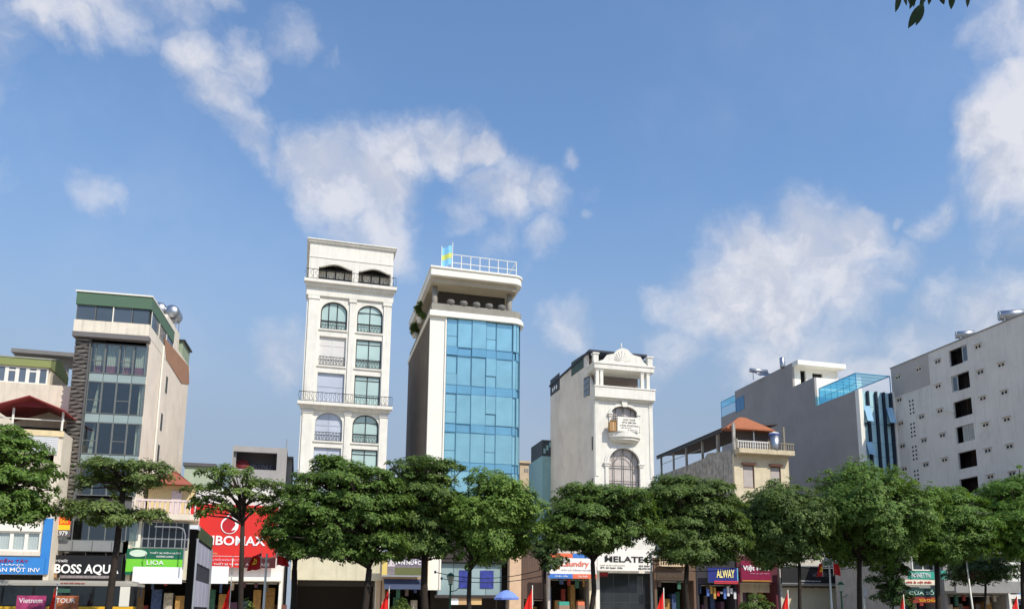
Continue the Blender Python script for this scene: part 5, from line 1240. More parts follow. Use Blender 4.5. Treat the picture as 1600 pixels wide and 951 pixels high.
B = shop('tan_shop', 'shop with tan shutters and a black fascia right of the lighting shop', 1353, 1404, 880, 940, 76.5, mat('tan_wall', (204, 186, 140), .85, .12, streak=.2))
B.box('fascia', M_DARKF, .0, B.xr, -.4, -.003, B.z(1378, 900), B.z(1378, 888)); B.box('fascia_trim', mat('trim_red', (130, 60, 50), .6), .0, B.xr, -.42, -.003, B.z(1378, 904), B.z(1378, 900)-.002)
B = shop('teal_sign_shop', 'two-storey shop with teal and white signs in front of the grey block', 1408, 1472, 838, 930, 60, M_SG)
window(B, rect(B.x(1424, 880), B.x(1458, 880), B.z(1440, 891), B.z(1440, 868)), -.06, M_WHITE2, glass('shop_night', (40, 44, 48), .1), xs=[B.x(1441, 880)], fw=.1)
sign('shop_sign', 'teal sign with white NANETYN letters', 1420, 1460, 892, 904, 58.8, tl, [('NANETYN', .1, .82, .22, .82, M_LWHITE)])
sign('shop_sign', 'white sign with red handwritten words below the teal sign', 1414, 1462, 905, 913, 58.8, mat('sign_cream', (236, 228, 206), .5), [('nhà & nội thất', .04, .86, .2, .85, M_LRED)])
sign('shop_sign', 'dark green sign with pale letters over the shop door', 1418, 1462, 918, 931, 58.8, mat('sign_forest', (22, 60, 56), .5), [('CỬA SỔ', .04, .92, .2, .8, mat('letter_palegreen', (190, 220, 206), .5))])
sign('shop_sign', 'red strip sign with yellow words at the bottom of the teal sign shop', 1420, 1465, 932, 941, 58.8, mat('sign_brick', (150, 50, 46), .5), [('SỬA CHỮA', .35, .95, .2, .8, M_YELLOW)])
sign('projecting_sign', 'small rounded teal sign jutting from the grey balcony house', 1471, 1480, 891, 904, 57.5, tl, [('LT', .2, .8, .3, .7, M_LWHITE)], depth=.1)
def balcony_block():
    B = shop('grey_balcony_house', 'grey two-storey house with deep concrete balconies at the lower right', 1477, 1575, 808, 928, 59, M_SG, D=14)
    x = lambda p, q=900: B.x(p, q); z = lambda q, p=1520: B.z(p, q)
    B.box('balcony_front', M_SG, -.1, B.xr+.1, -1.4, -1.2, z(926), z(908)); B.box('balcony_floor', M_SG, -.1, B.xr+.1, -1.198, -.002, z(926), z(923))
    B.box('upper_opening', M_DARKF, .5, B.xr-.5, -.05, -.003, z(905), z(878))
    r_ = MB(); r_.tube([(-.1, -1.3, z(900)), (B.xr, -1.3, z(900))], .04)
    for k in range(6): r_.tube([(k*B.xr/5, -1.3, z(908)), (k*B.xr/5, -1.3, z(900))], .04)
    B.part('railing', r_, M_GALV)
    B.box('eave', mat('dark_eave', (70, 68, 72), .8), x(1500, 800), x(1600, 800), -1.0, 4, B.zt+.002, B.zt+.25)
    B.box('attic', M_SG, x(1503, 790), x(1580, 790), .5, 8, B.zt+.252, z(778))
    B.box('attic_roof', MATS['dark_eave'], x(1500, 790), x(1590, 790), -.2, 8.5, z(778)+.002, z(774))
balcony_block()
B = shop('corner_shop', 'pale shop with blue sign at the right edge of the photo', 1576, 1640, 850, 935, 59.5, M_SW)
sign('shop_sign', 'blue and white sign with a red corner at the right edge', 1580, 1602, 909, 928, 58, mat('sign_sky', (70, 140, 200), .5), [('Sơn', .45, .9, .3, .65, M_LWHITE)], strips=[(0, .45, 0, .6, mat('brown_red', (120, 50, 46), .6))])

# ------------------------------------------------------------------ trees
LEAF = leafmat('leaf_green', (.055, .108, .018), (.115, .205, .036), (.215, .320, .066))
LEAFY = leafmat('leaf_yellowgreen', (.068, .120, .022), (.140, .225, .042), (.250, .345, .080))
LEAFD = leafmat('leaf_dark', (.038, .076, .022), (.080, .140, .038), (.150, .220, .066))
BARK = mat('bark', (54, 45, 38), .95, .35, 5, bump=.5)

def leaf_mesh(name, C, T, N, L, Wd, tone, m):
    """leaf quads: base C, direction T, normal N, length, width"""
    n = len(C); Bt = np.cross(N, T); Bt /= np.linalg.norm(Bt, axis=1)[:, None]+1e-9
    V = np.empty((n, 4, 3)); dr = np.cross(T, Bt)
    V[:, 0] = C; V[:, 1] = C+T*(L*.55)[:, None]+Bt*(Wd*.5)[:, None]; V[:, 2] = C+T*L[:, None]-dr*(L*.12)[:, None]; V[:, 3] = C+T*(L*.55)[:, None]-Bt*(Wd*.5)[:, None]
    me = bpy.data.meshes.new(name); me.vertices.add(n*4); me.vertices.foreach_set('co', V.ravel())
    me.loops.add(n*4); me.loops.foreach_set('vertex_index', np.arange(n*4, dtype=np.int32))
    me.polygons.add(n); me.polygons.foreach_set('loop_start', np.arange(0, n*4, 4, dtype=np.int32)); me.polygons.foreach_set('loop_total', np.full(n, 4, dtype=np.int32))
    a = me.attributes.new('tone', 'FLOAT', 'FACE'); a.data.foreach_set('value', tone.astype(np.float32))
    me.materials.append(m); me.update(); me.validate(); return me

def unit(a): return a/(np.linalg.norm(a, axis=-1, keepdims=True)+1e-9)
def foliage(rng, pads, dens, leaf, tiered):
    ctr = np.mean(np.array(pads)[:, :3], axis=0)-np.array([0, 0, .6])
    """pads: (x, y, z, rx, rz). each pad is a cloud of leaf rosettes, thickest near its upper skin"""
    C, T, N, L, Wd, K = [], [], [], [], [], []
    for (x, y, z, rx, rz) in pads:
        nr = max(8, int(dens*rx*rx*(1+rz/rx)))
        d = unit(rng.normal(size=(nr, 3))); 
        if tiered: d[:, 2] = np.where(rng.random(nr) < .72, np.abs(d[:, 2]), d[:, 2])
        lump = 1+.28*np.sin(d[:, 0]*5+x*3)*np.cos(d[:, 1]*4+z*2)
        r = (rng.random(nr)**(.3 if tiered else .3))*lump
        c = np.stack([x+d[:, 0]*r*rx, y+d[:, 1]*r*rx, z+d[:, 2]*r*rz], 1)
        if tiered: c[:, 2] += -.18*rz*((c[:, 0]-x)**2+(c[:, 1]-y)**2)/(rx*rx)
        tone = rng.random(nr)
        k = rng.integers(9, 15, nr)
        idx = np.repeat(np.arange(nr), k); m = len(idx)
        an = rng.random(m)*2*pi; el = rng.normal(.05, .26, m)
        t = np.stack([np.cos(an)*np.cos(el), np.sin(an)*np.cos(el), np.sin(el)], 1)
        od = c-np.array(ctr); od = unit(od*np.array([1, 1, .6]))
        up = unit(np.stack([rng.normal(0, .38, m), rng.normal(0, .38, m), np.full(m, .75)+rng.normal(0, .2, m)], 1)+.55*d[idx]+.75*od[idx])
        rd = unit(rng.normal(size=(m, 3))); t = unit(rd-up*np.sum(rd*up, 1)[:, None]); t[:, 2] -= .15; t = unit(t)
        nn = unit(up-t*np.sum(up*t, 1)[:, None])
        l = leaf*rng.uniform(.7, 1.35, m)
        C.append(c[idx]+t*(rng.random(m)*leaf*.6)[:, None]+rng.normal(0, leaf*.22, (m, 3))); T.append(t); N.append(nn); L.append(l); Wd.append(l*rng.uniform(.42, .62, m))
        K.append(np.clip(tone[idx]*.7+rng.random(m)*.4-.05, 0, 1))
    return [np.concatenate(a) for a in (C, T, N, L, Wd, K)]

def tree(label, px, crown, V, style='tier', seed=1, m=LEAF, dens=62, leaf=.15, trunk=.14, lean=0.0, pads=None, bark=BARK, fork=None, dark=False, name='street_tree', grp='trees along the street', bulk=1.0):
    """crown = (left, right, top, bottom) in the photo; pads optionally (px, py, rx_px, rz_px, depth m)"""
    rng = np.random.default_rng(seed); B = Fr(name, label, 'tree', px, V, base=.1, group=grp)
    mpp = B.x(px+10, 850)-B.x(px, 850); mpp /= 10
    l, r, t, b = crown; xl, xr = B.x(l, (t+b)/2), B.x(r, (t+b)/2); zt, zb = B.z(px, t), B.z(px, b)
    cx, cz, hw, hh = (xl+xr)/2, (zt+zb)/2, (xr-xl)/2, (zt-zb)/2
    P = []
    if pads:
        for (ax, ay, ar, az, dy) in pads:
            P.append((B.x(ax, ay), dy*1.3, B.z(ax, ay), ar*mpp*1.16*bulk, az*mpp*1.16*bulk))
            if bulk >= 1: P.append((B.x(ax+rng.normal(0, 6), ay+4), -dy*1.2+rng.normal(0, .5), B.z(ax, ay+4), ar*mpp*1.05, az*mpp*1.05))
    elif style == 'tier':
        nt = max(3, int(round(hh*2/1.05)))
        for k in range(nt):
            f = (k+.5)/nt; z = zb+(zt-zb)*(k+.62)/nt; wr = hw*(1.0-.62*max(0, f-.35)**1.3/.65**1.3)*(.82 if k == 0 else 1)
            n = max(3, int(3+wr*2.6))
            a0 = rng.random()*6
            for q in range(n):
                a = a0+2*pi*q/n+rng.normal(0, .2); rr = wr*rng.uniform(.5, .74); pr = wr*rng.uniform(.26, .42)+.2
                P.append((cx+cos(a)*rr, sin(a)*rr*.9, z+rng.normal(0, .2)-.12*(rr/wr), pr, pr*.36+.12))
            if f > .6 or k == nt-1: P.append((cx+rng.normal(0, .3), rng.normal(0, .3), z+.1, wr*.5, .4))
        P.append((cx+rng.normal(0, hw*.15), 0, zt-.3, hw*.34, .34))
    else:
        n = int(26+hw*9)
        for q in range(n):
            d = unit(rng.normal(size=3)); d[2] = d[2]*1.0; s = rng.random()**.4
            pr = rng.uniform(.2, .34)*min(hw, hh)+.22
            w = 1.0 if d[2] < .2 else 1.0
            P.append((cx+d[0]*s*(hw-pr*.7), d[1]*s*(hw-pr*.7), cz+d[2]*s*(hh-pr*.6), pr, pr*.8))
    # loose sprays that break the outline and hang below the tiers
    for (x, y, z, rx, rz) in list(P):
        for q in range(2 if bulk >= 1 else 1):
            a = rng.random()*2*pi; k = rng.uniform(.85, 1.22)
            P.append((x+cos(a)*rx*k, y+sin(a)*rx*k, z+rng.normal(-.05, .5)*rz, rng.uniform(.13, .27), rng.uniform(.07, .16)))
    C, T, N, L, Wd, K = foliage(rng, P, dens, leaf, style == 'tier')
    link('crown', leaf_mesh('crown', C, T, N, L, Wd, K, m), B.root)
    # trunk and limbs
    tb = MB(); fk = B.z(px, fork) if fork else zb+(zt-zb)*.12
    tx = B.x(px+lean, fork or b)
    j = lambda s: rng.normal(0, s)
    tr = [(0, 0, 0), (0, 0, .12), (j(.05)+tx*.2, j(.05), fk*.3), (tx*.55+j(.05), j(.05), fk*.65), (tx, 0, fk)]
    tb.tube(tr, [trunk*1.5, trunk*1.15, trunk, trunk*.9, trunk*.8], 8)
    top = (cx*.6+tx*.4, 0, zt-.7); tb.tube([(tx, 0, fk), ((tx+top[0])/2+j(.12), j(.1), (fk+zt-.7)/2), top], [trunk*.72, trunk*.45, .03], 6)
    for (x, y, z, rx, rz) in P:
        if z < fk-.6 and style == 'tier' and not pads: continue
        f = rng.uniform(0, .75)*max(0, min(1, (z-fk)/(max(.1, zt-fk))+.12)); bx = tx+(top[0]-tx)*f; bz = fk+(top[2]-fk)*f
        bz = min(bz, z-.15) if bz > z-.15 else bz; bz = max(bz, fk*.85)
        L_ = math.dist((bx, 0, bz), (x, y, z)); r0 = min(trunk*.5, .03+.016*L_)
        tb.tube([(bx, 0, bz), ((bx*2+x)/3, y/3, bz+(z-bz)*.5+.05*L_), ((bx+2*x)/3, y*.68, bz+(z-bz)*.8), (x, y, z)], [r0, r0*.75, r0*.5, .015], 5)
    tb.build('trunk', bark, B.root, True)
    return B

tree('tree with layered boughs cut by the left edge of the photo', -22, (-95, 84, 662, 818), 40, seed=3, dens=55,
     pads=[(-20, 690, 46, 16, 0), (18, 676, 30, 11, -.4), (40, 694, 36, 11, .3), (0, 712, 44, 13, -.9), (52, 722, 32, 10, -.2), (22, 740, 46, 13, .5), (56, 752, 26, 9, -.6), (-10, 755, 44, 14, -1), (40, 774, 40, 13, .2), (6, 790, 40, 12, -.5), (60, 792, 24, 10, .4), (30, 806, 34, 11, -.4), (-50, 720, 50, 18, .2), (-60, 770, 50, 20, .4), (-40, 800, 40, 14, 0)])
tree('tree with two flat separate tiers of foliage in front of the slat building', 168, (85, 282, 703, 828), 40.5, seed=5, lean=24, fork=768, trunk=.15, m=LEAFY, dens=70, bulk=.88,
     pads=[(145, 725, 28, 12, 0), (178, 733, 36, 14, -.5), (215, 725, 34, 12, .3), (247, 733, 30, 13, -.2), (190, 748, 40, 16, .6), (150, 745, 28, 13, .5), (228, 752, 32, 13, -.4), (132, 752, 18, 12, -.3), (262, 745, 18, 9, .2), (205, 768, 22, 10, 0), (145, 716, 16, 9, .3),
           (110, 790, 24, 10, -.3), (140, 788, 32, 12, .5), (170, 796, 34, 13, -.4), (205, 802, 34, 12, .4), (235, 806, 26, 10, -.1), (130, 806, 26, 9, -.6), (160, 812, 30, 10, .4), (98, 800, 18, 8, .2), (190, 815, 26, 9, -.5), (242, 800, 18, 8, .3)])
tree('thin open tree with sparse light foliage in front of the red sign', 376, (292, 452, 726, 800), 41, seed=7, lean=3, fork=822, trunk=.12, m=LEAFY, dens=50, bulk=.86,
     pads=[(335, 738, 26, 9, 0), (370, 745, 34, 10, -.5), (400, 752, 30, 9, .4), (425, 758, 26, 9, -.2), (345, 757, 30, 9, .5), (312, 764, 20, 8, -.3), (330, 779, 28, 9, .3), (380, 772, 22, 7, -.5), (305, 786, 16, 7, 0), (410, 778, 24, 8, .3), (438, 772, 16, 7, .1), (350, 795, 18, 7, -.3), (405, 795, 20, 7, .4), (355, 732, 18, 7, -.3), (320, 796, 18, 7, .3)])
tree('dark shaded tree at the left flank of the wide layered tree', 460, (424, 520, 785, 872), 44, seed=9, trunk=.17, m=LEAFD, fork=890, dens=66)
tree('wide layered tree with forked trunk in front of the white tower', 567, (420, 632, 706, 884), 41, seed=11, lean=10, fork=888, trunk=.17, dens=62,
     pads=[(510, 722, 26, 9, 0), (545, 732, 30, 10, -.5), (583, 738, 28, 9, .3), (490, 745, 26, 10, .4), (525, 752, 36, 12, -.7), (565, 760, 34, 11, .5), (605, 757, 28, 10, -.3), (470, 765, 30, 11, -.2), (505, 778, 38, 13, .8), (545, 785, 36, 12, -.8), (590, 785, 34, 12, .2), (620, 782, 22, 10, -.4), (455, 792, 30, 12, -.5), (490, 805, 36, 13, -.9), (530, 812, 38, 13, .5), (572, 812, 38, 14, -.6), (610, 812, 30, 12, .5), (440, 812, 28, 11, .2), (470, 828, 34, 12, .4), (510, 838, 36, 13, -.5), (552, 842, 38, 13, .3), (595, 842, 32, 12, -.2), (430, 832, 24, 10, -.3), (485, 855, 30, 11, .2), (540, 865, 30, 10, -.3), (580, 866, 26, 10, .5), (450, 850, 26, 10, .3), (612, 848, 22, 11, -.5), (520, 715, 18, 7, .4)])
tree('tiered tree with thick trunk beside the glass tower foot', 664, (598, 716, 708, 880), 42.5, seed=13, fork=862, trunk=.19, dens=62,
     pads=[(648, 722, 22, 7, 0), (676, 728, 26, 8, .4), (632, 733, 22, 8, -.4), (700, 722, 14, 5, -.2), (660, 745, 34, 10, .6), (625, 755, 26, 9, .1), (690, 752, 24, 9, -.3), (648, 768, 36, 12, -.6), (680, 776, 28, 11, .5), (620, 785, 26, 11, .5), (655, 795, 36, 13, .2), (690, 800, 22, 11, -.5), (630, 812, 30, 12, -.5), (668, 822, 34, 13, -.2), (650, 840, 40, 12, .2), (690, 838, 24, 11, .4), (680, 856, 30, 12, -.3), (645, 858, 30, 11, -.3), (620, 845, 20, 10, .2), (605, 800, 22, 9, .3), (600, 830, 22, 9, -.3), (608, 768, 18, 8, .2), (704, 775, 18, 8, .3), (702, 815, 18, 9, -.2)])
tree('round full-crowned bright tree in front of the glass tower', 734, (682, 852, 728, 884), 42, style='round', seed=15, fork=893, trunk=.13, dens=74, leaf=.16, pads=None, m=LEAFY)
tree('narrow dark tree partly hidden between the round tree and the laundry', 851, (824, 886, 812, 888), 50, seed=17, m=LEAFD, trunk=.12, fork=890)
tree('layered tree with forked trunk in front of the pediment house', 924, (855, 1026, 752, 868), 43, seed=19, lean=2, fork=880, trunk=.16, dens=60,
     pads=[(895, 763, 20, 8, 0), (925, 768, 32, 10, -.4), (960, 770, 34, 10, .4), (992, 775, 24, 9, -.2), (905, 778, 28, 10, .5), (945, 785, 38, 12, -.5), (985, 790, 34, 12, .3), (880, 795, 28, 10, -.3), (915, 800, 34, 12, .6), (955, 808, 38, 13, -.3), (1000, 805, 26, 11, .1), (870, 812, 22, 10, .3), (895, 825, 34, 12, -.5), (935, 832, 36, 13, .4), (975, 830, 36, 12, -.5), (1008, 828, 22, 10, .3), (880, 842, 26, 10, .3), (915, 848, 30, 9, -.4), (960, 845, 28, 9, .3), (930, 856, 20, 7, .1)])
tree('dense tree left of the old cream house front', 1073, (1012, 1160, 740, 888), 44, seed=21, fork=884, trunk=.17, dens=70, leaf=.155,
     pads=[(1045, 752, 24, 9, 0), (1080, 752, 28, 9, .3), (1110, 762, 26, 9, -.3), (1035, 770, 28, 10, .3), (1070, 773, 34, 11, -.6), (1105, 780, 30, 11, .4), (1135, 785, 22, 8, -.2), (1025, 790, 22, 10, -.3), (1058, 795, 34, 12, .5), (1095, 800, 34, 12, -.6), (1130, 803, 24, 10, .3), (1030, 815, 28, 11, .3), (1065, 820, 36, 13, -.4), (1105, 825, 36, 13, .3), (1140, 825, 22, 11, -.3), (1040, 840, 32, 12, -.4), (1078, 846, 36, 12, .4), (1118, 848, 34, 12, -.4), (1145, 845, 18, 10, .2), (1055, 863, 30, 10, .3), (1095, 868, 32, 10, -.2), (1130, 868, 24, 9, .3)])
tree('round-topped tree below the white balustrade of the old house', 1249, (1138, 1300, 741, 892), 45, style='round', seed=24, trunk=.12, fork=880, dens=70, leaf=.155)
tree('largest dense tree, in front of the stepped grey building', 1343, (1246, 1450, 712, 886), 45, style='round', seed=25, trunk=.17, fork=872, dens=66, leaf=.16)
tree('flat-layered tree in front of the grey block', 1464, (1398, 1545, 758, 880), 46, seed=27, fork=876, trunk=.18, dens=62,
     pads=[(1480, 770, 24, 9, 0), (1462, 782, 30, 10, -.4), (1500, 778, 20, 6, .3), (1440, 795, 26, 11, .2), (1478, 800, 34, 11, .5), (1425, 815, 22, 10, -.3), (1460, 818, 36, 12, -.6), (1500, 820, 32, 11, .4), (1440, 838, 34, 12, .4), (1480, 842, 38, 12, -.4), (1520, 835, 26, 10, .3), (1455, 858, 36, 11, -.3), (1500, 858, 34, 11, .4), (1530, 852, 20, 9, -.3), (1420, 848, 20, 10, .3), (1480, 870, 30, 9, .1)])
tree('broad tree cut by the right edge of the photo', 1598, (1528, 1680, 744, 870), 46, seed=29, trunk=.17, fork=868, dens=60,
     pads=[(1600, 755, 34, 10, 0), (1565, 766, 30, 9, -.3), (1620, 772, 40, 12, .4), (1550, 790, 24, 9, .3), (1590, 790, 36, 11, -.5), (1630, 800, 40, 12, .2), (1570, 812, 34, 11, .4), (1605, 822, 36, 12, -.3), (1640, 830, 36, 12, .3), (1575, 840, 30, 11, -.4), (1615, 852, 36, 11, .3), (1585, 860, 28, 9, .2), (1650, 770, 34, 12, -.4)])
tree('small dark tree with pink blossom over the concrete balcony', 1536, (1488, 1578, 856, 908), 52, seed=31, m=LEAFD, trunk=.1, fork=915, dens=60, lean=4,
     pads=[(1515, 875, 20, 9, 0), (1545, 872, 24, 9, .3), (1500, 888, 16, 8, -.2), (1530, 890, 26, 9, -.4), (1560, 888, 18, 8, .2), (1510, 900, 18, 7, .3), (1550, 900, 18, 7, -.3)])
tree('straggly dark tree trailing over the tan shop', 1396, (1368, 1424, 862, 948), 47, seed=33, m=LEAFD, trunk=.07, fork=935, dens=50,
     pads=[(1390, 875, 14, 8, 0), (1405, 890, 14, 9, .2), (1382, 902, 12, 7, -.2), (1400, 915, 18, 9, .1), (1385, 930, 12, 7, .2), (1408, 935, 14, 9, -.2), (1372, 888, 9, 5, 0)])
# pink blossom: joined into the crown's neighbour as its own small part
def blossom():
    root = [o for o in bpy.data.objects if o.get('label', '').startswith('small dark tree with pink')][0]
    rng = np.random.default_rng(3); n = 260
    C = np.stack([rng.normal(-1.15, .42, n), rng.normal(-.6, .3, n), rng.normal(4.35, .22, n)], 1); T = unit(rng.normal(size=(n, 3))); N = unit(np.cross(T, rng.normal(size=(n, 3))))
    m = leafmat('pink_petal', (.34, .16, .17), (.45, .24, .24), (.55, .34, .33))
    link('blossom', leaf_mesh('blossom', C, T, N, np.full(n, .12), np.full(n, .08), rng.random(n), m), root)
blossom()

def bush(label, px, w, top, V, seed, m=LEAF, name='bush'):
    rng = np.random.default_rng(seed); B = Fr(name, label, 'bush', px, V, base=.1)
    hw = (B.x(px+w, 930)-B.x(px, 930)); zt = B.z(px, top); P = []
    for q in range(14):
        a = rng.random()*6.28; r = hw*.65*math.sqrt(rng.random()); P.append((cos(a)*r, sin(a)*r*.7, max(.4, (zt-.35)*(1-.35*(r/hw)**2)*(.55+.42*rng.random())), hw*.36, .3))
    P.append((0, 0, zt-.28, hw*.4, .28))
    C, T, N, L, Wd, K = foliage(rng, P, 70, .13, True); link('foliage', leaf_mesh('foliage', C, T, N, L, Wd, K, m), B.root)
    s = MB()
    for (x, y, z, rx, rz) in P: s.tube([(x*.15, y*.15, 0), (x*.6, y*.6, z*.5), (x, y, z)], [.04, .03, .01], 5)
    s.build('stems', BARK, B.root)
bush('rounded bush in front of the maroon sign shop', 1182, 34, 925, 43, 41)
bush('low leafy bush beside the red flag left of the glass tower', 630, 26, 931, 43, 42, LEAFY)
bush('small bright green bush at the foot of the thin open tree', 385, 14, 934, 42, 43, LEAFY)
def roof_plant(px, py, V, base, label, h, seed):
    rng = np.random.default_rng(seed); B = Fr('potted_plant', label, 'plant', (px, py), V, base=base)
    B.part('pot', MB().lathe([(.22, 0), (.34, .5), (.38, .55), (.3, .56)], (0, 0, 0), 12), mat('pot_white', (226, 224, 220), .7), True)
    P = [(rng.normal(0, .15), rng.normal(0, .15), .7+h*k/6, .34-.02*k, .3) for k in range(6)]
    C, T, N, L, Wd, K = foliage(rng, P, 160, .16, False); link('foliage', leaf_mesh('foliage', C, T, N, L, Wd, K, LEAF), B.root)
    B.part('stem', MB().tube([(0, 0, .5), (.05, 0, .6+h)], [.03, .01], 5), BARK)
roof_plant(656, 475, 82.0, GT.zp, 'tall potted plant on the side edge of the glass tower terrace', 1.7, 3)
roof_plant(649, 490, 87.0, GT.zp, 'shorter potted plant farther back on the glass tower terrace edge', 1.1, 4)

# ------------------------------------------------------------------ tree beside the camera whose leaf tips hang into the frame
def near_tree():
    root = bpy.data.objects.new('overhanging_tree', None); COL.objects.link(root); root.location = (9.0, 3.0, .13); tag(root, 'dark leaf tips hanging into the top right of the sky', 'tree')
    tb = MB(); tb.tube([(0, 0, 0), (.03, 0, 1.5), (-.05, .05, 3.2), (0, .1, 4.6), (.3, 0, 6.5)], [.2, .16, .14, .12, .06], 10)
    tb.tube([(-.05, .05, 3.4), (-1.6, .3, 4.7), (-3.6, .6, 5.2), (-5.4, .85, 5.35), (-6.5, 1.0, 5.22), (-6.95, 1.1, 5.12)], [.1, .085, .06, .04, .02, .008], 6)
    tb.tube([(-5.4, .85, 5.35), (-5.9, 1.3, 5.3), (-6.4, 1.5, 5.25)], [.025, .015, .008], 5)
    for k, (a, b, c) in enumerate(((1.6, .8, 6.2), (-1.2, 1.2, 6.6), (.4, -1.4, 6.9), (-.8, -.9, 7.2))): tb.tube([(0, .1, 4.6), (a*.5, b*.5, 5.6), (a, b, c)], [.08, .05, .015], 6)
    tb.build('trunk', BARK, root, True)
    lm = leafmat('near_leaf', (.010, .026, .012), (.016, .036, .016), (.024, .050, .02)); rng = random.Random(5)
    def leafm(L_, w):
        mb = MB(); n = 7
        for i in range(n):
            t = i/(n-1); ww = w*sin(pi*min(1, t*.96+.04))**.8*.5*(1 if t < .98 else .1); dz = -.25*L_*t*t
            mb.v += [(L_*t, -ww, dz+.25*ww), (L_*t, 0, dz), (L_*t, ww, dz+.25*ww)]
        for i in range(n-1):
            a = 3*i; mb.f += [(a, a+3, a+4, a+1), (a+1, a+4, a+5, a+2)]
        return mb.mesh('leaf', lm, True)
    meshes = [leafm(.15, .06), leafm(.13, .05), leafm(.17, .062)]
    Y0 = 4.05
    def at(px, py, d): v = ray(px, py); return Vector((0, 0, EYE))+v*(d/v.y)
    # hanging leaves: (base px, py) -> (tip px, py)
    for (bx, by, tx, ty, d) in ((1442, 6, 1421, 40, 4.05), (1441, 5, 1436, 38, 4.1), (1404, -14, 1404, 17, 4.1), (1434, -10, 1420, 12, 4.0), (1440, -8, 1446, 11, 4.05), (1425, -12, 1432, 10, 4.12), (1416, -8, 1428, 9, 4.0), (1452, -22, 1455, 6, 4.0), (1466, -14, 1477, 7, 4.1), (1487, -16, 1488, 13, 4.05), (1508, -20, 1517, 9, 4.0), (1448, -20, 1441, 9, 4.1), (1410, -6, 1420, 8, 4.15)):
        p, q = at(bx, by, d), at(tx, ty, d+.03); dv = q-p; L_ = dv.length
        o = link('leaf', meshes[1], root); xax = dv.normalized(); zax = Vector((rng.uniform(-.5, .5), -1, rng.uniform(-.2, .5))); yax = zax.cross(xax).normalized(); zax = xax.cross(yax)
        Mx = Matrix((xax, yax, zax)).transposed().to_4x4(); s = L_/.13
        o.matrix_local = Matrix.Translation(p-root.location) @ Mx @ Matrix.Scale(s, 4)
    for i in range(420):
        t = rng.random(); c = Vector((-2.2-5.0*t, .4+.8*t, 5.05+.35*t**.5)) if i % 2 else Vector((rng.gauss(0, 1.1), rng.gauss(0, 1.1), rng.gauss(6.6, .5)))+Vector((rng.gauss(0, .3), rng.gauss(0, .3), abs(rng.gauss(.35, .25))))
        w = c+root.location-Vector((0, 0, EYE)); 
        if w.y > .1:
            yc = (w.z*cos(PITCH)-w.y*sin(PITCH))/(w.y*cos(PITCH)+w.z*sin(PITCH)); xc = w.x/(w.y*cos(PITCH)+w.z*sin(PITCH))
            if PY-yc*FP > -45 and PX+xc*FP < 1680: continue
        o = link('leaf', rng.choice(meshes), root, c, (rng.uniform(-.5, .5), rng.uniform(0, .9), rng.uniform(0, 6.28)))
near_tree()

# ------------------------------------------------------------------ flags, poles and lamps
FLAG = mat('flag_red', (226, 40, 30), .7, .08, 3); STAR = mat('flag_star', (250, 210, 40), .7)
def cloth(w, h, seed, fold=.1, droop=.75):
    n, k = 12, 12; mb = MB(); rg = random.Random(seed); ph = rg.random()*6
    for side in (0, .012):
        for j in range(k+1):
            t = j/k
            for i in range(n+1):
                s = i/n; wd = w*s*(t**droop*.92+.08)
                mb.v.append((-wd, fold*sin(s*9+ph+t*2)*s**.5*.8+side, -h*t-.16*h*s*(1-.3*t)+.02*sin(s*12+ph)))
    N_ = (n+1)*(k+1)
    for j in range(k):
        for i in range(n):
            a = j*(n+1)+i; mb.f += [(a, a+1, a+n+2, a+n+1), (a+N_, a+N_+n+1, a+N_+n+2, a+N_+1)]
    return mb
def flag(px, top, bot, w, label, V=43, seed=0, pole_top=None):
    B = Fr('red_flag', label, 'flag', px, V, base=.1, group='red flags along the street')
    z1 = B.z(px, top); z0 = B.z(px, bot); ww = B.x(px, 930)-B.x(px-w, 930)
    B.part('pole', MB().tube([(.03, 0, 0), (.03, 0, (B.z(px, pole_top) if pole_top else z1+.12))], .022, 8), M_WHITE2, True)
    o = B.part('cloth', cloth(ww, z1-z0, seed), FLAG, True); o.location = (0, 0, z1)
for k, a in enumerate(((84, 914, 957, 11, 'red flag in front of the city bus'), (357, 912, 960, 13, 'red flag on a tall thin pole in front of the red sign shop'), (606, 919, 956, 15, 'red flag below the striped sign'), (831, 917, 954, 15, 'red flag beside the tan column and blue umbrella'),
                        (1037, 921, 960, 15, 'red flag in front of the brown shop with balusters'), (1232, 924, 960, 13, 'red flag at the left end of the cream shutter'), (1413, 931, 962, 8, 'narrow red flag beside the teal sign shop'), (1591, 930, 962, 15, 'red flag at the right edge below the blue sign'))):
    flag(*a, seed=k, pole_top={357: 868}.get(a[0]))
def arm_flags(px, top, V, specs, label, cat='flag pole', emblem=False):
    B = Fr('flag_pole', label, cat, px, V, base=.1)
    z1 = B.z(px, top); p = MB().tube([(0, 0, 0), (0, 0, .3), (0, 0, z1)], [.09, .07, .045], 10); B.part('pole', p, M_WHITE2, True)
    return B, z1
B, z1 = arm_flags(411.5, 864, 43, None, 'white lamp pole with two short arms beside the red sign')
a = MB(); za = B.z(411.5, 872); a.tube([(0, 0, za), (-.25, 0, za+.05), (-.42, 0, za+.18)], .025, 6); a.tube([(0, 0, za), (.25, 0, za+.05), (.45, 0, za+.18)], .025, 6); B.part('arm', a, M_WHITE2, True)
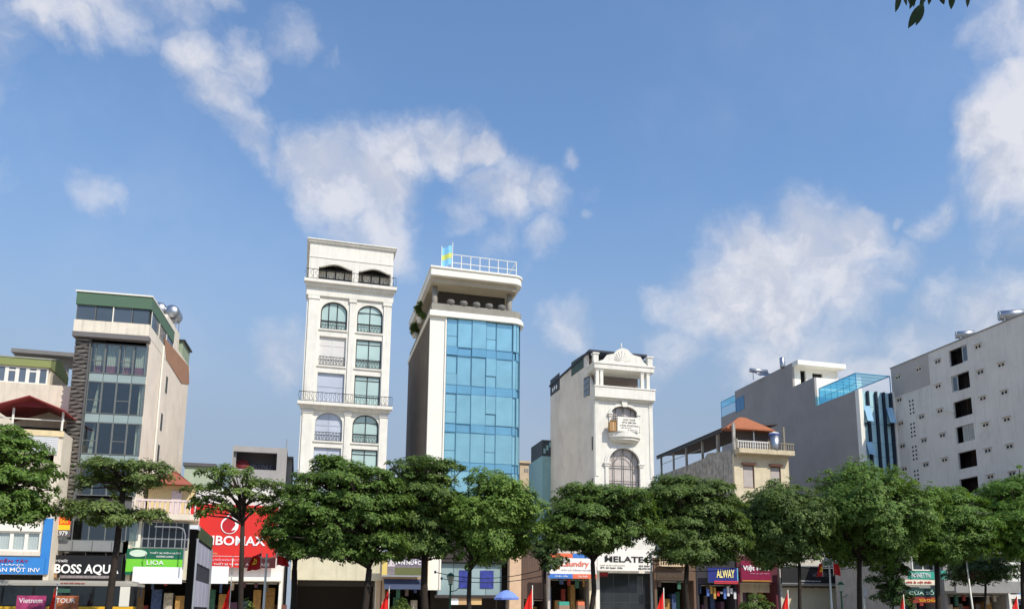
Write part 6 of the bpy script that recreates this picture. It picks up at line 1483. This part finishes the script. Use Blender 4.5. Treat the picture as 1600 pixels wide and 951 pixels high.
def hang_flag(px, top, w, h, label, seed, V=43, emblem=True, flip=1):
    B = Fr('party_flag', label, 'flag', px, V, base=0); z1 = B.z(px, top); B.root.location.z = z1-h; 
    o = B.part('cloth', cloth(w, h, seed, .12, .25), mat('flag_deep_red', (190, 26, 28), .7, .1, 3), True); o.location = (0, 0, h); o.scale.x = flip
    if emblem:
        e = MB(); cx = -w*.5*flip; cz = h*.42; s = .13
        e.panel([[(cx+s*1.0*cos(t), cz+s*sin(t)) for t in np.linspace(-2.2, 1.3, 14)]+[(cx+.02+s*.68*cos(t), cz+.02+s*.68*sin(t)) for t in np.linspace(1.3, -2.2, 14)]], -.16, -.14)
        e.panel([[(cx-.1, cz-.14), (cx-.07, cz-.16), (cx+.07, cz+.08), (cx+.04, cz+.1)]], -.165, -.145); e.panel([[(cx-.02, cz+.11), (cx+.1, cz+.03), (cx+.13, cz+.08), (cx+.01, cz+.16)]], -.165, -.145)
        B.part('emblem', e, STAR)
    st = MB().tube([(0, 0, -.05), (0, 0, h+.08)], .015, 6); B.part('staff', st, M_WHITE2)
hang_flag(403, 862, .62, .82, 'red flag with yellow hammer and sickle left of the white lamp pole', 1)
hang_flag(428, 866, .6, .5, 'small red flag right of the white lamp pole', 2, emblem=False, flip=-1)
hang_flag(1289, 877, .45, .85, 'dark red flag with yellow emblem left of the slim white pole', 3, V=45)
hang_flag(1306, 877, .5, .78, 'dark red flag right of the slim white pole', 4, V=45, flip=-1, emblem=False)
B, z1 = arm_flags(1300, 884, 45, None, 'slim white pole between two dark red flags'); B.part('crossbar', MB().tube([(-.45, 0, z1-.12), (.3, 0, z1-.12)], .025, 6), M_WHITE2)
B, z1 = arm_flags(1019, 866, 46, None, 'thin grey pole at the right end of the MELATEC sign', 'pole'); B.part('cap', MB().lathe([(.06, z1), (.08, z1+.04), (.01, z1+.12)], n=8), M_GALV)
B, z1 = arm_flags(1522, 872, 46, None, 'leaning thin white pole in front of the grey balcony house', 'pole'); B.root.rotation_euler.y = radians(-3.2); B.part('cap', MB().lathe([(.06, z1), (.08, z1+.04), (.01, z1+.12)], n=8), M_GALV)
B, z1 = arm_flags(1351, 905, 46.5, None, 'short concrete utility post behind the largest tree trunk', 'pole'); B.part('box', MB().box(-.15, .15, -.2, -.05, z1-1.1, z1-.5), M_GALV)
def lantern(px, top, V, label):
    B = Fr('street_lamp', label, 'street lamp', px, V, base=.1); zt = B.z(px, top); gm = mat('lamp_green', (60, 110, 84), .5)
    B.part('pole', MB().lathe([(.14, 0), (.14, .2), (.07, .35), (.05, zt-.7), (.08, zt-.66), (.04, zt-.6)], n=10), gm, True)
    B.part('lantern', MB().lathe([(.1, zt-.6), (.2, zt-.25), (.21, zt-.2)], n=8), mat('lantern_glass', (196, 200, 190), .25), False)
    B.part('cap', MB().lathe([(.24, zt-.198), (.14, zt-.06), (.03, zt)], n=8), gm)
    B.part('collar', MB().lathe([(.13, zt-.64), (.13, zt-.61)], n=8), gm)
    B.part('arm', MB().tube([(.03, 0, zt-1.0), (.3, 0, zt-.95), (.45, 0, zt-.8)], .025, 6), gm, True)
lantern(703, 894, 45, 'green lantern street lamp in front of the glass tower showroom')
lantern(1316, 908, 46, 'green lantern street lamp beside the slim white pole')

# ------------------------------------------------------------------ umbrella, billboard, bus
def umbrella():
    B = Fr('parasol', 'blue parasol over the pavement left of the tan column', 'umbrella', 791, 70, base=.13)
    R = (B.x(811, 930)-B.x(771, 930))/2; zt = B.z(791, 921); zb = B.z(791, 933.5); m = mat('parasol_blue', (120, 146, 214), .7, .05); n = 8
    mb = MB(); mb.v.append((0, 0, zt))
    K = 4
    for j in range(1, K+1):
        t = j/K
        for q in range(n*3):
            a = 2*pi*q/(n*3)+.2; sc = 1-.05*abs(((q % 3)-0)/3.-.5)*0-(.07*t if q % 3 else 0); mb.v.append((R*t*cos(a)*sc, R*t*sin(a)*sc, zt-(zt-zb)*(t**1.7)+(.03*t if q % 3 else 0)))
    w = n*3
    for q in range(w): mb.f.append((0, 1+q, 1+(q+1) % w))
    for j in range(K-1):
        for q in range(w): a, b = 1+j*w+q, 1+j*w+(q+1) % w; mb.f.append((a, a+w, b+w, b))
    B.part('canopy', mb, m, False)
    v = MB()
    for q in range(w):
        a = 2*pi*q/w+.2; b = 2*pi*(q+1)/w+.2; s1 = 1-(.07 if q % 3 else 0); s2 = 1-(.07 if (q+1) % 3 else 0)
        v.add([(R*s1*cos(a), R*s1*sin(a), zb+(.03 if q % 3 else 0)), (R*s2*cos(b), R*s2*sin(b), zb+(.03 if (q+1) % 3 else 0)), (R*s2*cos(b), R*s2*sin(b), zb-.14), (R*s1*cos(a), R*s1*sin(a), zb-.14)], [(0, 1, 2, 3)])
    B.part('valance', v, mat('valance_blue', (104, 128, 200), .7))
    B.part('pole', MB().tube([(0, 0, 0), (0, 0, zt)], .025), M_GALV); B.part('base', MB().lathe([(.3, 0), (.3, .1), (.05, .14)], n=12), M_CONC)
umbrella()

def billboard():
    B = Fr('billboard', 'tall black roadside billboard seen edge-on with pale panels on its side', 'billboard', (288, 940), 26, base=.13)
    x1 = B.x(303, 900); zt = B.z(296, 826); zc = B.z(296, 819.5)
    D = B.side(327.5, 900, x1)[0]; bm = mat('billboard_black', (8, 8, 9), .9, .1, spec=.05)
    B.box('body', bm, 0, x1-.03, 0, D, 0, zt)
    B.box('cap', mat('cap_pale', (206, 210, 214), .5), -.01, x1+.02, -.01, .5, zt+.002, zc); B.box('top_panel', mat('mossy_panel', (70, 82, 50), .7, .4, 2), x1-.028, x1+.03, .52, D-.02, zt-.25, zt+.12)
    face = mat('billboard_face', (54, 54, 66), .6, .2, 1.5); B.box('face', face, x1-.028, x1-.0, .05, D-.05, .3, zt-.26)
    pm = mat('panel_lilac', (172, 170, 184), .6, .12, 2); pd = mat('panel_violet', (66, 48, 80), .6, .2)
    zs = [(zt-.95, zt-.35), (zt-2.2, zt-1.45)]
    for (a, b) in zs:
        for k in range(4): B.box('panel', pm, x1+.002, x1+.03, .25+k*(D-.5)/4, .25+(k+1)*(D-.5)/4-.12, a, b)
    B.box('lower_panel', pd, x1+.002, x1+.025, .2, D-.2, .5, zt-2.3); B.box('notice', pm, x1+.027, x1+.04, .35, 1.4, zt-3.3, zt-2.75)
    f = MB()
    for yy in (.0, D-.06): f.box(x1+.002, x1+.05, yy, yy+.06, 0, zt-.27)
    B.part('frame', f, M_GALV)
    for yy in (.4, D-.6): B.box('footing', M_CONC, -.15, x1+.15, yy, yy+.4, -.2, .06)
billboard()

def bus():
    B = Fr('city_bus', 'yellow city bus with grey roof passing behind the two-tiered tree', 'bus', (212, 940), 46.5, base=0)
    L_ = 10.2; zr = B.z(100, 906); gy = mat('bus_roof_grey', (176, 172, 164), .5, .1); ye = mat('bus_yellow', (238, 186, 40), .4, .08, coat=.4); dk = glass('bus_glass', (26, 34, 36), .05, .7, .1)
    W_ = 2.45; x0 = -L_
    def rounded(x0, x1, y0, y1, r):
        P = []
        for (cx, cy, a) in ((x1-r, y0+r, -pi/2), (x1-r, y1-r, 0), (x0+r, y1-r, pi/2), (x0+r, y0+r, pi)):
            P += [(cx+r*cos(a+pi/2*k/4), cy+r*sin(a+pi/2*k/4)) for k in range(5)]
        return P
    zw0, zw1 = B.z(100, 946), B.z(100, 915)
    B.panel('body', ye, [rounded(x0, 0, 0, W_, .25)], .35, zw0-.02, 'xy')
    m = MB(); m.panel([rounded(x0, 0, 0, W_, .25)], zw1+.02, zr-.12, 'xy'); m.panel([rounded(x0+.12, -.25, .12, W_-.12, .25)], zr-.12, zr, 'xy'); B.part('roof', m, gy)
    B.panel('window_band', mat('bus_pillar', (24, 26, 28), .5), [rounded(x0+.02, -.02, .02, W_-.02, .23)], zw0-.018, zw1+.018, 'xy')
    n = 7
    for k in range(n):
        a = x0+.5+k*1.3; B.box('window', dk, a, a+1.2, -.015, .018, zw0+.02, zw1-.03)
    B.box('front_pillar', M_WHITE2, -.75, -.3, -.02, .018, zw0-.02, zw1+.0); B.box('windscreen', dk, -.018, .02, .25, W_-.25, zw0-.3, zw1-.05)
    for (p0, p1, c) in ((26, 72, (186, 70, 120)), (84, 123, (190, 110, 70))):
        xa, xb = B.x(p0, 940), B.x(p1, 940); zt = B.z(100, 930)
        a = B.box('advert', mat('advert_%d' % p0, c, .5, .5, 3), xa, xb, -.05, -.02, zw0-.3, zt)
        lettering('Vietnam' if p0 == 26 else 'TOUR', M_LWHITE, a, xa+.1, xb-.15, zt-.35, zt-.12, -.052, .01)
    lettering('xe buýt chất lượng cao', mat('bus_text', (190, 70, 60), .5), B.root, B.x(95, 908), B.x(133, 908), zw1+.1, zw1+.22, -.01, .02)
    B.box('destination_board', mat('led_board', (60, 100, 84), .5), B.x(84, 922), B.x(110, 922), -.03, -.016, zw1-.32, zw1-.12)
    for xx in (-2.2, -7.6):
        for yy, s in ((.05, -1), (W_-.35, 1)):
            w = B.part('wheel', MB().lathe([(.3, yy), (.48, yy+.02), (.5, yy+.15), (.48, yy+.28), (.3, yy+.3)], (xx, 0, .5), 20, 'y'), mat('tyre', (28, 28, 28), .9), True)
            MB().lathe([(.28, yy-.012), (.28, yy+.0)], (xx, 0, .5), 16, 'y').build('rim', M_GALV, w)
    for yy in (.3, W_-.5): B.part('headlight', MB().lathe([(.12, -.0), (.11, .03)], (0, yy+.1, .85), 12, 'x'), mat('headlight', (230, 230, 226), .2))
    mi = MB(); mi.tube([(-.05, -.02, zw1-.1), (.25, -.3, zw1-.1)], .025, 6); mi.box(.2, .3, -.45, -.22, zw1-.5, zw1-.05); B.part('mirror', mi, M_BLACKM)
bus()


def cable(label, pts, V, n=3):
    B = Fr('overhead_cable', label, 'cable', pts[0], V, base=0); z0 = B.z(*pts[0]); B.root.location.z = z0; B.o.z = z0
    a, b = B.pt(*pts[0]), B.pt(*pts[1]); mb = MB()
    P = [(a[0]+(b[0]-a[0])*t, .05*sin(t*9), a[1]+(b[1]-a[1])*t-pts[2]*4*t*(1-t)) for t in np.linspace(0, 1, 25)]
    B.part('cable', MB().tube(P, .022, 5), mat('cable_black', (22, 22, 24), .6))
    for t in (0, 24): B.part('insulator', MB().lathe([(.05, -.08), (.07, 0), (.05, .08)], P[t], 8), M_GALV)
cable('thin black cable running past the lantern lamp to the brown front', ((680, 893), (862, 884), .5), 47)
cable('lower black cable in front of the showroom posters', ((690, 903), (858, 896), .35), 47.3)
cable('black cable in front of the brown and gift shops', ((1019, 880), (1160, 884), .4), 48)
cable('black cable over the cream shutter shop', ((1215, 876), (1352, 883), .4), 48.3)
